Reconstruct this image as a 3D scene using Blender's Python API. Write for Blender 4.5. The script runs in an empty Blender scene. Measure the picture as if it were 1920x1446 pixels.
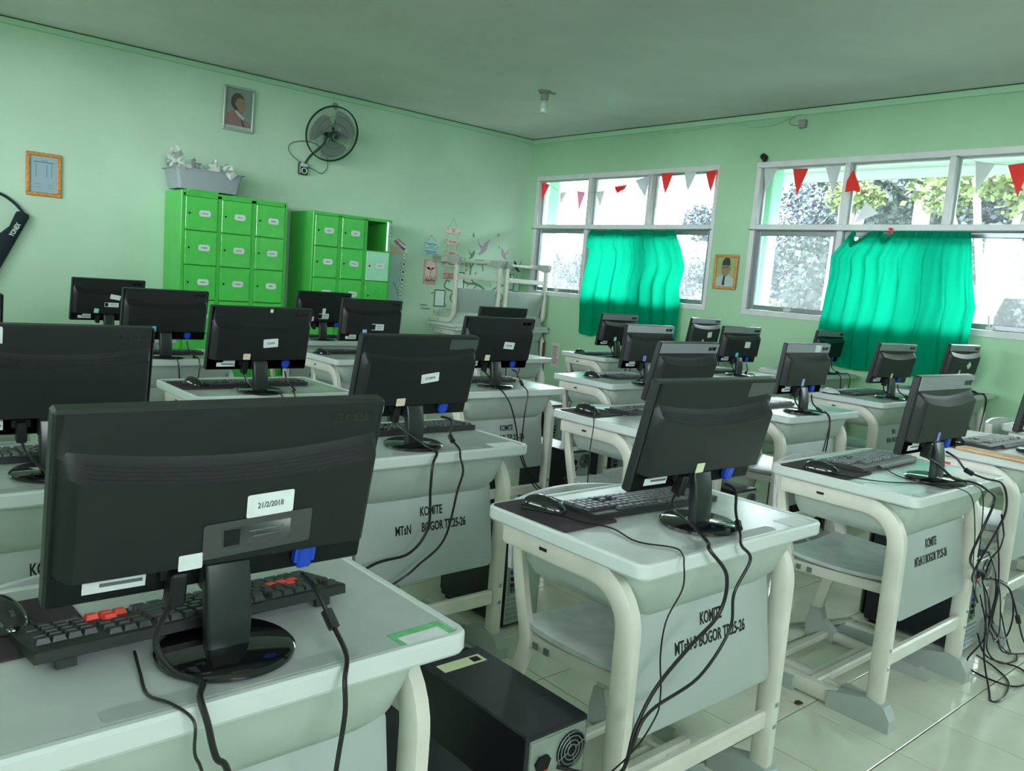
import bpy, bmesh, math, random
from mathutils import Vector, Matrix
random.seed(11)
S = bpy.context.scene
C = S.collection
PI = math.pi
R = math.radians

# ---------------------------------------------------------------- camera
cd = bpy.data.cameras.new('camera')
cam = bpy.data.objects.new('camera', cd)
C.objects.link(cam)
cd.sensor_fit = 'HORIZONTAL'
cd.sensor_width = 36.0
cd.lens = 36.0 * 1535.14 / 1920.0
cd.clip_start = 0.02
cd.clip_end = 300
_r = Vector((0.75615534, -0.64966284, 0.07853218))
_u = Vector((0.02318875, 0.14653358, 0.98893387))
_f = Vector((0.65398118, 0.74596656, -0.12586702))
CH = 1.29
cam.matrix_world = Matrix(((_r.x, _u.x, -_f.x, 0), (_r.y, _u.y, -_f.y, 0), (_r.z, _u.z, -_f.z, CH), (0, 0, 0, 1)))
S.camera = cam

# ---------------------------------------------------------------- room size
XW, YW, ZC = 6.6925, 7.601, 2.992          # window wall, locker wall, ceiling
XD, YN = -1.30, -2.60                      # the two walls behind the camera
W1 = (4.860, 7.460)
W2 = (1.872, 4.453)
W3 = (-1.950, 0.630)
WZ = (1.155, 2.550)
DW = ((-2.2, 0.1), (0.7, 3.1), (3.8, 6.2))              # unseen corridor-side windows, added and sized to let in daylight
DZ = (1.60, 2.75)
NW_ = ((-0.6, 1.2),)             # unseen high opening added behind the camera for fill light
NZ = (1.95, 2.75)

# ---------------------------------------------------------------- sky, light, exposure
wd = bpy.data.worlds.new('overcast_sky')
S.world = wd
wd.use_nodes = True
_nt = wd.node_tree
_bg = _nt.nodes['Background']
_bg.inputs['Color'].default_value = (0.90, 0.965, 1.0, 1)
_bg.inputs['Strength'].default_value = 13.0
S.view_settings.view_transform = 'Standard'
S.view_settings.look = 'None'
S.view_settings.gamma = 1.0
S.view_settings.use_curve_mapping = False
S.view_settings.exposure = 1.1
S.cycles.use_denoising = True
S.cycles.max_bounces = 10
S.cycles.diffuse_bounces = 6
S.cycles.glossy_bounces = 4
S.cycles.transmission_bounces = 6
S.cycles.transparent_max_bounces = 16
S.cycles.sample_clamp_indirect = 6.0
S.cycles.caustics_reflective = False
S.cycles.caustics_refractive = False


def portal(name, loc, rot, sx, sy):
    l = bpy.data.lights.new(name, 'AREA')
    l.shape = 'RECTANGLE'
    l.size, l.size_y = sx, sy
    l.cycles.is_portal = True
    o = bpy.data.objects.new(name, l)
    C.objects.link(o)
    o.location, o.rotation_euler = loc, rot


for _w in (W1, W2, W3):
    portal('daylight_portal', (XW + 0.16, (_w[0] + _w[1]) / 2, sum(WZ) / 2), (0, R(90), 0), WZ[1] - WZ[0], _w[1] - _w[0])
for _w in NW_:
    portal('daylight_portal', ((_w[0] + _w[1]) / 2, YN - 0.16, sum(NZ) / 2), (R(90), 0, 0), _w[1] - _w[0], NZ[1] - NZ[0])
for _w in DW:
    portal('daylight_portal', (XD - 0.16, (_w[0] + _w[1]) / 2, sum(DZ) / 2), (0, R(-90), 0), DZ[1] - DZ[0], _w[1] - _w[0])


# ================================================================ materials
def lin(c):
    if isinstance(c, str):
        c = c.lstrip('#')
        c = tuple(int(c[i:i + 2], 16) / 255 for i in (0, 2, 4))
    return tuple((x / 12.92 if x <= 0.04045 else ((x + 0.055) / 1.055) ** 2.4) for x in c)


MATS = {}


def M(name, col, rough=0.5, spec=0.5, metal=0.0, noise=None, bump=None, coat=0.0, aniso=None):
    m = bpy.data.materials.new(name)
    m.use_nodes = True
    nt = m.node_tree
    b = nt.nodes['Principled BSDF']
    c = lin(col)
    b.inputs['Base Color'].default_value = (*c, 1)
    b.inputs['Roughness'].default_value = rough
    b.inputs['Metallic'].default_value = metal
    b.inputs['Specular IOR Level'].default_value = spec
    b.inputs['Coat Weight'].default_value = coat
    b.inputs['Coat Roughness'].default_value = 0.08
    tc = None
    if noise or bump:
        tc = nt.nodes.new('ShaderNodeTexCoord')
    if noise:
        sc, amt = noise[:2]
        n = nt.nodes.new('ShaderNodeTexNoise')
        n.inputs['Scale'].default_value = sc
        n.inputs['Detail'].default_value = 5
        nt.links.new(tc.outputs['Object'], n.inputs['Vector'])
        cr = nt.nodes.new('ShaderNodeValToRGB')
        cr.color_ramp.elements[0].position = 0.3
        cr.color_ramp.elements[1].position = 0.7
        lo = [max(0, x * (1 - amt)) for x in c]
        hi = [min(1, x * (1 + amt)) for x in c]
        if len(noise) > 2:
            lo = lin(noise[2])
        cr.color_ramp.elements[0].color = (*lo, 1)
        cr.color_ramp.elements[1].color = (*hi, 1)
        nt.links.new(n.outputs['Fac'], cr.inputs['Fac'])
        nt.links.new(cr.outputs['Color'], b.inputs['Base Color'])
    if bump:
        n2 = nt.nodes.new('ShaderNodeTexNoise')
        n2.inputs['Scale'].default_value = bump[0]
        n2.inputs['Detail'].default_value = 4
        nt.links.new(tc.outputs['Object'], n2.inputs['Vector'])
        bp = nt.nodes.new('ShaderNodeBump')
        bp.inputs['Strength'].default_value = bump[1]
        bp.inputs['Distance'].default_value = bump[2] if len(bump) > 2 else 0.01
        nt.links.new(n2.outputs['Fac'], bp.inputs['Height'])
        nt.links.new(bp.outputs['Normal'], b.inputs['Normal'])
    MATS[name] = m
    return m


def glass_mat(name, haze, tint=(0.93, 0.97, 0.97), arcs=False):
    """Thin pane: clear transmission, a mirror part that grows at grazing angles, and a film of dust that scatters daylight."""
    m = bpy.data.materials.new(name)
    m.use_nodes = True
    nt = m.node_tree
    nt.nodes.clear()
    out = nt.nodes.new('ShaderNodeOutputMaterial')
    tr = nt.nodes.new('ShaderNodeBsdfTransparent')
    tr.inputs['Color'].default_value = (*tint, 1)
    gl = nt.nodes.new('ShaderNodeBsdfGlossy')
    gl.inputs['Roughness'].default_value = 0.02
    fr = nt.nodes.new('ShaderNodeFresnel')
    fr.inputs['IOR'].default_value = 1.3
    mx = nt.nodes.new('ShaderNodeMixShader')
    nt.links.new(fr.outputs['Fac'], mx.inputs['Fac'])
    nt.links.new(tr.outputs[0], mx.inputs[1])
    nt.links.new(gl.outputs[0], mx.inputs[2])
    dust = nt.nodes.new('ShaderNodeBsdfTranslucent')
    dust.inputs['Color'].default_value = (0.80, 0.86, 0.90, 1)
    mx2 = nt.nodes.new('ShaderNodeMixShader')
    tc = nt.nodes.new('ShaderNodeTexCoord')
    n = nt.nodes.new('ShaderNodeTexNoise')
    n.inputs['Scale'].default_value = 3.0
    n.inputs['Detail'].default_value = 6
    nt.links.new(tc.outputs['Object'], n.inputs['Vector'])
    mr = nt.nodes.new('ShaderNodeMapRange')
    mr.inputs['From Min'].default_value = 0.3
    mr.inputs['From Max'].default_value = 0.7
    mr.inputs['To Min'].default_value = haze * 0.82
    mr.inputs['To Max'].default_value = haze * 1.18
    nt.links.new(n.outputs['Fac'], mr.inputs['Value'])
    fac = mr.outputs[0]
    if arcs:
        # two wiped, cleaner arches in the film of a dusty pane (object coordinates: Y along the wall, Z up)
        sp = nt.nodes.new('ShaderNodeSeparateXYZ')
        nt.links.new(tc.outputs['Object'], sp.inputs[0])
        res = None
        for cy, ry in ((0.285, 0.20), (-0.11, 0.20)):
            def mth(op, a, b=None):
                k = nt.nodes.new('ShaderNodeMath')
                k.operation = op
                for i, v in enumerate((a, b)):
                    if v is None:
                        continue
                    if isinstance(v, (int, float)):
                        k.inputs[i].default_value = v
                    else:
                        nt.links.new(v, k.inputs[i])
                return k.outputs[0]
            dy = mth('DIVIDE', mth('SUBTRACT', sp.outputs['Y'], cy), ry)
            dz = mth('DIVIDE', mth('MAXIMUM', mth('SUBTRACT', sp.outputs['Z'], -0.10), 0.0), 0.34)
            d = mth('ADD', mth('MULTIPLY', dy, dy), mth('MULTIPLY', dz, dz))
            ins = nt.nodes.new('ShaderNodeMapRange')
            ins.interpolation_type = 'SMOOTHSTEP'
            ins.inputs['From Min'].default_value = 0.9
            ins.inputs['From Max'].default_value = 1.1
            ins.inputs['To Min'].default_value = 0.0
            ins.inputs['To Max'].default_value = 1.0
            nt.links.new(d, ins.inputs['Value'])
            res = ins.outputs[0] if res is None else mth('MULTIPLY', res, ins.outputs[0])
        k = nt.nodes.new('ShaderNodeMapRange')
        k.inputs['To Min'].default_value = 0.62
        k.inputs['To Max'].default_value = 1.0
        nt.links.new(res, k.inputs['Value'])
        k2 = nt.nodes.new('ShaderNodeMath')
        k2.operation = 'MULTIPLY'
        nt.links.new(fac, k2.inputs[0])
        nt.links.new(k.outputs[0], k2.inputs[1])
        fac = k2.outputs[0]
    nt.links.new(fac, mx2.inputs['Fac'])
    nt.links.new(mx.outputs[0], mx2.inputs[1])
    nt.links.new(dust.outputs[0], mx2.inputs[2])
    nt.links.new(mx2.outputs[0], out.inputs['Surface'])
    MATS[name] = m
    return m


def cloth_mat(name, front, through, mixf=0.6):
    m = bpy.data.materials.new(name)
    m.use_nodes = True
    nt = m.node_tree
    nt.nodes.clear()
    out = nt.nodes.new('ShaderNodeOutputMaterial')
    d = nt.nodes.new('ShaderNodeBsdfDiffuse')
    d.inputs['Color'].default_value = (*lin(front), 1)
    t = nt.nodes.new('ShaderNodeBsdfTranslucent')
    t.inputs['Color'].default_value = (*lin(through), 1)
    mx = nt.nodes.new('ShaderNodeMixShader')
    mx.inputs['Fac'].default_value = mixf
    nt.links.new(d.outputs[0], mx.inputs[1])
    nt.links.new(t.outputs[0], mx.inputs[2])
    nt.links.new(mx.outputs[0], out.inputs['Surface'])
    MATS[name] = m
    return m


def wall_mat(name, col, dark):
    """Painted plaster: broad cloudy tone changes, small scuffs and a fine relief."""
    m = M(name, col, 0.62, 0.25, bump=(60, 0.06, 0.004))
    nt = m.node_tree
    b = nt.nodes['Principled BSDF']
    tc = nt.nodes.new('ShaderNodeTexCoord')
    n1 = nt.nodes.new('ShaderNodeTexNoise')
    n1.inputs['Scale'].default_value = 1.1
    n1.inputs['Detail'].default_value = 6
    nt.links.new(tc.outputs['Object'], n1.inputs['Vector'])
    r1 = nt.nodes.new('ShaderNodeValToRGB')
    r1.color_ramp.elements[0].position = 0.35
    r1.color_ramp.elements[1].position = 0.65
    c = lin(col)
    r1.color_ramp.elements[0].color = (*[x * 0.93 for x in c], 1)
    r1.color_ramp.elements[1].color = (*[min(1, x * 1.05) for x in c], 1)
    nt.links.new(n1.outputs['Fac'], r1.inputs['Fac'])
    n2 = nt.nodes.new('ShaderNodeTexNoise')
    n2.inputs['Scale'].default_value = 9
    n2.inputs['Detail'].default_value = 8
    n2.inputs['Roughness'].default_value = 0.7
    nt.links.new(tc.outputs['Object'], n2.inputs['Vector'])
    r2 = nt.nodes.new('ShaderNodeValToRGB')
    r2.color_ramp.elements[0].position = 0.70
    r2.color_ramp.elements[1].position = 0.80
    r2.color_ramp.elements[0].color = (0, 0, 0, 1)
    r2.color_ramp.elements[1].color = (0.5, 0.5, 0.5, 1)
    nt.links.new(n2.outputs['Fac'], r2.inputs['Fac'])
    mx = nt.nodes.new('ShaderNodeMix')
    mx.data_type = 'RGBA'
    nt.links.new(r2.outputs['Color'], mx.inputs['Factor'])
    nt.links.new(r1.outputs['Color'], mx.inputs['A'])
    mx.inputs['B'].default_value = (*lin(dark), 1)
    nt.links.new(mx.outputs['Result'], b.inputs['Base Color'])
    return m


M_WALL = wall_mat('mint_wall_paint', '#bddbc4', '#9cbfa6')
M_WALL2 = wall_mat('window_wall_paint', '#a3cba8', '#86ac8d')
M_CEIL = wall_mat('ceiling_board_paint', '#ebe3e9', '#c4c6ca')
M_CORN = M('cornice_paint', '#a8d4b4', 0.6)
M_GAP = M('dark_gap', '#3c4a42', 0.9, 0.1)
M_TILE = M('glazed_floor_tile', '#d3d9c8', 0.10, 0.5, noise=(5.0, 0.06), bump=(4, 0.02, 0.002))
M_GROUT = M('floor_grout', '#7d8173', 0.85, 0.1, noise=(30, 0.2))
M_FRAME = M('window_frame_paint', '#cdd2d2', 0.45, 0.4, noise=(9, 0.06))
M_ALU = M('aluminium_sash', '#8f989c', 0.35, 0.5, 0.7)
M_GL_UP = glass_mat('upper_pane_glass', 0.045)  # dust film that also stands in for haze over the yard
M_GL_LO = glass_mat('lower_pane_glass', 0.07)
M_GL_ARC = glass_mat('wiped_pane_glass', 0.072, arcs=True)
M_DTOP = M('desk_top_plastic', '#adb6b4', 0.22, 0.5, noise=(14, 0.05), bump=(90, 0.03, 0.002))
M_DEDGE = M('desk_edge_plastic', '#c3cdcb', 0.35, 0.45)
M_TROUGH = M('pencil_groove_shade', '#9aa3a1', 0.4)  # darker tone stands for the shade in the groove
M_TRAY = M('book_tray_plastic', '#a9b6ae', 0.45, 0.4, noise=(10, 0.06))
M_DFRAME = M('desk_frame_paint', '#cfcfc5', 0.38, 0.4, noise=(12, 0.06))
M_BOOT = M('foot_boot_plastic', '#a7b0ad', 0.5, 0.4)
M_PANEL = M('front_panel_plastic', '#a3aeab', 0.48, 0.4, noise=(4, 0.05), bump=(160, 0.08, 0.002))
M_SEAT = M('chair_seat_plastic', '#bcc3c4', 0.35, 0.45, noise=(16, 0.14))
M_INK = M('black_stencil_paint', '#15191a', 0.6, 0.3)
M_BLACK = M('monitor_black_plastic', '#14191a', 0.45, 0.4, bump=(260, 0.10, 0.001))
M_BEZEL = M('monitor_bezel_plastic', '#1a2020', 0.34, 0.5)
M_SCREEN = M('screen_glass', '#0b0d10', 0.08, 0.5)
M_GLOSS = M('gloss_black_plastic', '#101414', 0.06, 0.5, coat=0.5)
M_COLUMN = M('stand_column_plastic', '#23292a', 0.30, 0.5)
M_LOGO = M('raised_logo', '#0d1011', 0.10, 0.6)
M_LOGOPATCH = M('logo_film', '#3d4745', 0.35)
M_WHITE = M('white_sticker', '#d3dbdb', 0.55, 0.3, noise=(60, 0.06))
M_CREAM = M('cream_sticker', '#d9c9b6', 0.6, 0.3)
M_CYAN = M('cyan_sticker', '#57c3d9', 0.5, 0.3)
M_MINT = M('mint_sticker', '#a3dcd0', 0.5, 0.3)
M_LBLUE = M('pale_blue_sticker', '#8fb8ea', 0.5, 0.3)
M_VIOLET = M('violet_sticker', '#8b86d8', 0.5, 0.3)
M_PINK = M('pink_sticker', '#e6b9b0', 0.6, 0.3)
M_LEMON = M('lemon_sticker', '#d0dab0', 0.6, 0.3)
M_TAPE = M('clear_tape', '#3f4143', 0.3, 0.5, bump=(25, 0.5, 0.004))
M_PRINT = M('grey_print', '#5d666a', 0.7, 0.2)
M_BLUE = M('vga_plug_blue', '#1a45b8', 0.4, 0.5)
M_CABLE = M('black_cable_rubber', '#111415', 0.38, 0.5)
M_KEYB = M('keyboard_case', '#1f2323', 0.45, 0.5)
M_KEY = M('key_cap', '#24292b', 0.38, 0.5)
M_KEYG = M('key_cap_grey', '#35393d', 0.38, 0.5)
M_REDKEY = M('red_key_cap', '#e2402c', 0.4, 0.5)
M_MOUSE = M('mouse_gloss_shell', '#15191a', 0.12, 0.5, coat=0.4)
M_MOUSE2 = M('mouse_silver_shell', '#b8c2c2', 0.2, 0.5)
M_PAD = M('mouse_pad_cloth', '#383338', 0.75, 0.2, bump=(400, 0.1, 0.001))
M_CASE = M('computer_case_paint', '#1b1f25', 0.34, 0.5, bump=(300, 0.08, 0.001))
M_ZINC = M('zinc_sheet', '#a4b0a8', 0.38, 0.5, 0.55, noise=(14, 0.1))
M_RED = M('warning_red', '#d9472f', 0.5)
M_PCB = M('board_green', '#2f6a45', 0.5)
M_LOCK = M('locker_green_paint', '#4cbf50', 0.22, 0.5, noise=(8, 0.05), bump=(10, 0.05, 0.006))
M_LOCKD = M('locker_door_film', '#52c656', 0.16, 0.5, noise=(10, 0.06), coat=0.35, bump=(17, 0.55, 0.012))
M_LOCKP = M('locker_film_sheen', '#a9dfc0', 0.16, 0.5, noise=(10, 0.06), coat=0.35, bump=(13, 0.4, 0.01))  # paler green carries the window light these doors reflect
M_LOCKIN = M('locker_inside', '#1d5c3c', 0.6)
M_TUB = M('grey_tub_plastic', '#9aa5aa', 0.5, 0.4)
M_WRAP = M('milky_packaging', '#c5cfca', 0.3, 0.5)
M_GOLD = M('gilt_frame', '#c98a4c', 0.4, 0.5, 0.2, noise=(70, 0.25), bump=(90, 0.5, 0.004))
M_SILV = M('silver_frame', '#a9b8b0', 0.35, 0.5, 0.3)
M_PAPER = M('certificate_paper', '#98b1bb', 0.5, 0.3)
M_CURT = cloth_mat('curtain_cloth', '#0a9a7a', '#10c89c', 0.55)
M_FLAGR = cloth_mat('red_flag_cloth', '#e8403c', '#ff4a4c', 0.5)
M_FLAGW = cloth_mat('white_flag_cloth', '#d7dbde', '#d0d6dc', 0.5)
M_FLAGP = cloth_mat('pink_flag_cloth', '#ee96b8', '#f08cb8', 0.5)
M_STRING = M('thin_string', '#8f9698', 0.8)
M_GREY = M('grey_plastic', '#8d948c', 0.5)
M_BULB = M('frosted_bulb', '#c8d6d3', 0.12, 0.5)
M_FANG = M('fan_guard_wire', '#1e3a2c', 0.35, 0.5)
M_FANB = M('fan_blade_plastic', '#8a948f', 0.25, 0.5)
M_WOOD = M('pale_wood', '#d3ad86', 0.5, 0.3, noise=(20, 0.12))
M_BAG = M('racket_bag_cloth', '#1f2b31', 0.7, 0.3, bump=(160, 0.2, 0.002))
M_TEAL = M('teal_crate_plastic', '#0c8f78', 0.4, 0.5)
M_SKIN = M('printed_skin', '#8d7a62', 0.6)
M_SKIN2 = M('printed_brown', '#8a6f6c', 0.6)
M_SKIND = M('printed_dark_hair', '#4c4a46', 0.6)
M_PHBG = M('printed_olive_ground', '#93a66f', 0.6, noise=(6, 0.12))
M_PHBG2 = M('printed_grey_ground', '#7d8a85', 0.6, noise=(6, 0.12))
M_PECI = M('printed_black_cap', '#26352f', 0.6)
M_SHIRT = M('printed_pale_jacket', '#a6b9b5', 0.6)
M_NEST = M('mud_nest', '#3a3a2e', 0.95, 0.1, bump=(30, 0.8, 0.02))
M_SIGNB = M('pale_blue_board', '#b4d8dc', 0.5)
M_SIGNP = M('pale_pink_board', '#dfc9bd', 0.5)
M_SIGNP2 = M('rose_board', '#e0a79f', 0.5)
M_NAVY = M('navy_print', '#23507a', 0.6)
M_BROWN = M('brown_print', '#7b4a44', 0.6)
M_MAG = M('magenta_print', '#c4347f', 0.6)
M_ROSE = M('rose_poster', '#d9a9a4', 0.6, noise=(26, 0.22))
M_ROSEP = M('pale_rose_print', '#eccfc6', 0.6)
M_AFF = M('pale_blue_poster', '#a9c4c3', 0.6)
M_PEACH = M('peach_print', '#c9ab90', 0.6)
M_MINTW = M('mint_white_print', '#cfe6da', 0.6)
M_BRANCH = M('grey_branch_print', '#6c8470', 0.7)
M_LEAFO = M('orange_leaf_print', '#d98a62', 0.6)
M_LEAFG = M('green_leaf_print', '#6fae86', 0.6)
M_BIRD = M('mauve_bird_print', '#b39fae', 0.6)
M_BIRDD = M('black_bird_print', '#39443c', 0.6)
M_POSTER = M('aged_notice_paper', '#cfc5bd', 0.7, noise=(18, 0.08))
M_RUST = M('rusty_patch', '#7d4a35', 0.8, noise=(30, 0.3))
M_GREENP = M('green_label', '#66b57a', 0.6, noise=(40, 0.25))
M_LEAF1 = M('hazy_leaf', '#36423f', 0.6, 0.3)  # greyed leaf colour stands in for the haze outdoors
M_LEAF2 = M('yellow_green_leaf', '#566436', 0.6, 0.3)
M_LEAF3 = M('hazy_blue_leaf', '#384149', 0.6, 0.3)  # blue-grey puts the outdoor haze into the leaf colour
M_BARK = M('pale_bark', '#8f8d84', 0.9, 0.1)
M_GROUND = M('yard_ground', '#4b5543', 0.9, 0.1, noise=(0.8, 0.2))
M_SOFFIT = M('white_soffit', '#dfe2e2', 0.7, 0.2)
M_GUTTER = M('grey_gutter', '#a4b0b6', 0.5)
M_PILLAR = M('green_pillar_paint', '#93cdb8', 0.6)
M_POSTW = M('white_post_paint', '#e6eaee', 0.5)
M_DRYLEAF = M('dry_leaf', '#5d3126', 0.8)


# ================================================================ mesh tools
class MB:
    def __init__(self):
        self.v, self.f = [], []

    def add(self, vs, fs):
        o = len(self.v)
        self.v += [tuple(p) for p in vs]
        self.f += [tuple(o + i for i in q) for q in fs]
        return self

    def box(self, x0, x1, y0, y1, z0, z1, b=0.0):
        if b <= 0:
            vs = [(x, y, z) for x in (x0, x1) for y in (y0, y1) for z in (z0, z1)]
            return self.add(vs, [(0, 1, 3, 2), (4, 6, 7, 5), (0, 4, 5, 1), (2, 3, 7, 6), (0, 2, 6, 4), (1, 5, 7, 3)])
        lo, hi = (x0, y0, z0), (x1, y1, z1)
        b = min(b, *[(hi[i] - lo[i]) * 0.49 for i in range(3)])
        idx, vs = {}, []
        for sx in (0, 1):
            for sy in (0, 1):
                for sz in (0, 1):
                    s = (sx, sy, sz)
                    for ax in range(3):
                        p = []
                        for i in range(3):
                            e = (lo, hi)[s[i]][i]
                            p.append(e if i == ax else e + (b if s[i] == 0 else -b))
                        idx[(s, ax)] = len(vs)
                        vs.append(p)
        fs = []
        for ax in range(3):
            o1, o2 = [i for i in range(3) if i != ax]
            for sd in (0, 1):
                ring = []
                for a, c in ((0, 0), (1, 0), (1, 1), (0, 1)):
                    s = [0, 0, 0]
                    s[ax], s[o1], s[o2] = sd, a, c
                    ring.append(idx[(tuple(s), ax)])
                fs.append(ring)
        for ax in range(3):
            o1, o2 = [i for i in range(3) if i != ax]
            for a in (0, 1):
                for c in (0, 1):
                    s0, s1 = [0, 0, 0], [0, 0, 0]
                    s0[o1] = s1[o1] = a
                    s0[o2] = s1[o2] = c
                    s1[ax] = 1
                    s0, s1 = tuple(s0), tuple(s1)
                    fs.append((idx[(s0, o1)], idx[(s0, o2)], idx[(s1, o2)], idx[(s1, o1)]))
        for sx in (0, 1):
            for sy in (0, 1):
                for sz in (0, 1):
                    fs.append(tuple(idx[((sx, sy, sz), k)] for k in range(3)))
        return self.add(vs, fs)

    def obox(self, c, ax, ay, az, hx, hy, hz):
        """Box about c along three unit axes."""
        c, ax, ay, az = Vector(c), Vector(ax), Vector(ay), Vector(az)
        vs = [c + ax * (sx * hx) + ay * (sy * hy) + az * (sz * hz) for sx in (-1, 1) for sy in (-1, 1) for sz in (-1, 1)]
        return self.add(vs, [(0, 1, 3, 2), (4, 6, 7, 5), (0, 4, 5, 1), (2, 3, 7, 6), (0, 2, 6, 4), (1, 5, 7, 3)])

    def sweep(self, path, sec, side=(1, 0, 0), closed=False):
        """Sweep a closed section [(a, b)] along a path; a runs along the fixed side axis when the path is planar."""
        P = [Vector(p) for p in path]
        n, k = len(P), len(sec)
        sd = Vector(side)
        vs = []
        for i in range(n):
            if closed:
                t = P[(i + 1) % n] - P[i - 1]
            else:
                t = P[min(i + 1, n - 1)] - P[max(i - 1, 0)]
            t.normalize()
            s = sd - t * sd.dot(t)
            if s.length < 1e-4:
                s = Vector((0, 1, 0)) - t * t.y
            s.normalize()
            nn = t.cross(s)
            for a, b in sec:
                vs.append(P[i] + s * a + nn * b)
        fs = []
        for i in range(n if closed else n - 1):
            j = (i + 1) % n
            for q in range(k):
                fs.append((i * k + q, i * k + (q + 1) % k, j * k + (q + 1) % k, j * k + q))
        if not closed:
            fs.append(tuple(range(k)))
            fs.append(tuple((n - 1) * k + q for q in reversed(range(k))))
        return self.add(vs, fs)

    def tube(self, path, r, n=6, closed=False):
        sec = [(r * math.cos(2 * PI * i / n), r * math.sin(2 * PI * i / n)) for i in range(n)]
        P = [Vector(p) for p in path]
        m, vs = len(P), []
        t0 = (P[1] - P[0]).normalized()
        ref = Vector((0, 0, 1)) if abs(t0.z) < 0.9 else Vector((1, 0, 0))
        s = (ref - t0 * ref.dot(t0)).normalized()
        for i in range(m):
            if closed:
                t = P[(i + 1) % m] - P[i - 1]
            else:
                t = P[min(i + 1, m - 1)] - P[max(i - 1, 0)]
            if t.length < 1e-9:
                t = t0
            t.normalize()
            s = s - t * s.dot(t)
            if s.length < 1e-6:
                s = Vector((0, 0, 1)).cross(t)
            s.normalize()
            nn = t.cross(s)
            for a, b in sec:
                vs.append(P[i] + s * a + nn * b)
        fs = []
        for i in range(m if closed else m - 1):
            j = (i + 1) % m
            for q in range(n):
                fs.append((i * n + q, i * n + (q + 1) % n, j * n + (q + 1) % n, j * n + q))
        if not closed:
            fs.append(tuple(range(n)))
            fs.append(tuple((m - 1) * n + q for q in reversed(range(n))))
        return self.add(vs, fs)

    def prism(self, poly, axis, a, b):
        """Extrude a 2-D polygon along axis 0/1/2 between a and b; poly is in the other two axes, in order."""
        n = len(poly)
        def P(p, h):
            q = list(p)
            q.insert(axis, h)
            return q
        vs = [P(p, a) for p in poly] + [P(p, b) for p in poly]
        fs = [tuple(range(n)), tuple(range(2 * n - 1, n - 1, -1))]
        fs += [(i, (i + 1) % n, n + (i + 1) % n, n + i) for i in range(n)]
        return self.add(vs, fs)

    def lathe(self, prof, n=24, c=(0, 0, 0)):
        vs, fs = [], []
        for r, z in prof:
            for i in range(n):
                a = 2 * PI * i / n
                vs.append((c[0] + r * math.cos(a), c[1] + r * math.sin(a), c[2] + z))
        m = len(prof)
        for j in range(m - 1):
            for i in range(n):
                fs.append((j * n + i, j * n + (i + 1) % n, (j + 1) * n + (i + 1) % n, (j + 1) * n + i))
        fs.append(tuple(reversed(range(n))))
        fs.append(tuple((m - 1) * n + i for i in range(n)))
        return self.add(vs, fs)

    def grid(self, fn, nu, nv, thick=None):
        """Surface fn(u, v), u and v in 0..1; with thick (a vector function or vector) it becomes a closed sheet."""
        P = [[Vector(fn(i / nu, j / nv)) for j in range(nv + 1)] for i in range(nu + 1)]
        def idx(i, j):
            return i * (nv + 1) + j
        vs = [p for row in P for p in row]
        fs = [(idx(i, j), idx(i + 1, j), idx(i + 1, j + 1), idx(i, j + 1)) for i in range(nu) for j in range(nv)]
        if thick is not None:
            o = len(vs)
            t = Vector(thick)
            vs += [p + t for p in vs]
            fs += [tuple(o + k for k in reversed(q)) for q in fs[:nu * nv]]
            for i in range(nu):
                fs.append((idx(i, 0), o + idx(i, 0), o + idx(i + 1, 0), idx(i + 1, 0)))
                fs.append((idx(i, nv), idx(i + 1, nv), o + idx(i + 1, nv), o + idx(i, nv)))
            for j in range(nv):
                fs.append((idx(0, j), idx(0, j + 1), o + idx(0, j + 1), o + idx(0, j)))
                fs.append((idx(nu, j), o + idx(nu, j), o + idx(nu, j + 1), idx(nu, j + 1)))
        return self.add(vs, fs)

    def mesh(self, name, mat, smooth=40, fixn=True):
        me = bpy.data.meshes.new(name)
        me.from_pydata(self.v, [], self.f)
        if fixn:
            bm = bmesh.new()
            bm.from_mesh(me)
            bmesh.ops.recalc_face_normals(bm, faces=bm.faces)
            bm.to_mesh(me)
            bm.free()
        if smooth:
            me.shade_smooth()
            me.set_sharp_from_angle(angle=R(smooth))
        me.materials.append(mat)
        return me

    def build(self, name, mat, parent=None, loc=(0, 0, 0), rot=(0, 0, 0), smooth=40, label=None, kind=None, fixn=True):
        return link(name, self.mesh(name, mat, smooth, fixn), parent, loc, rot, label, kind)


def link(name, me, parent=None, loc=(0, 0, 0), rot=(0, 0, 0), label=None, kind=None):
    o = bpy.data.objects.new(name, me)
    C.objects.link(o)
    o.location, o.rotation_euler = loc, rot
    if parent:
        o.parent = parent
    if label:
        o['label'] = label
    if kind:
        o['kind'] = kind
    return o


def tag(o, label, cat, group=None):
    o['label'] = label
    o['category'] = cat
    if group:
        o['group'] = group
    return o


def thing(name, label, cat, loc=(0, 0, 0), rz=0.0, group=None, rot=None):
    o = bpy.data.objects.new(name, None)
    o.empty_display_size = 0.05
    C.objects.link(o)
    o.location = loc
    o.rotation_euler = rot if rot else (0, 0, rz)
    return tag(o, label, cat, group)


KIDS = {}


def kids(o):
    return list(o.children)


def copy_tree(o, parent=None):
    c = o.copy()
    C.objects.link(c)
    if parent:
        c.parent = parent
    for ch in kids(o):
        copy_tree(ch, c)
    return c


def place(proto, used, loc, rz, label, group=None):
    o = proto if not used else copy_tree(proto)
    o.location, o.rotation_euler = loc, (0, 0, rz)
    o['label'] = label
    if group:
        o['group'] = group
    return o


def struct(name, mb, mat, parent=None, smooth=0, loc=(0, 0, 0)):
    o = mb.build(name, mat, parent, loc=loc, smooth=smooth)
    if parent is None:
        o['kind'] = 'structure'
    return o


_TXT = {}


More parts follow.
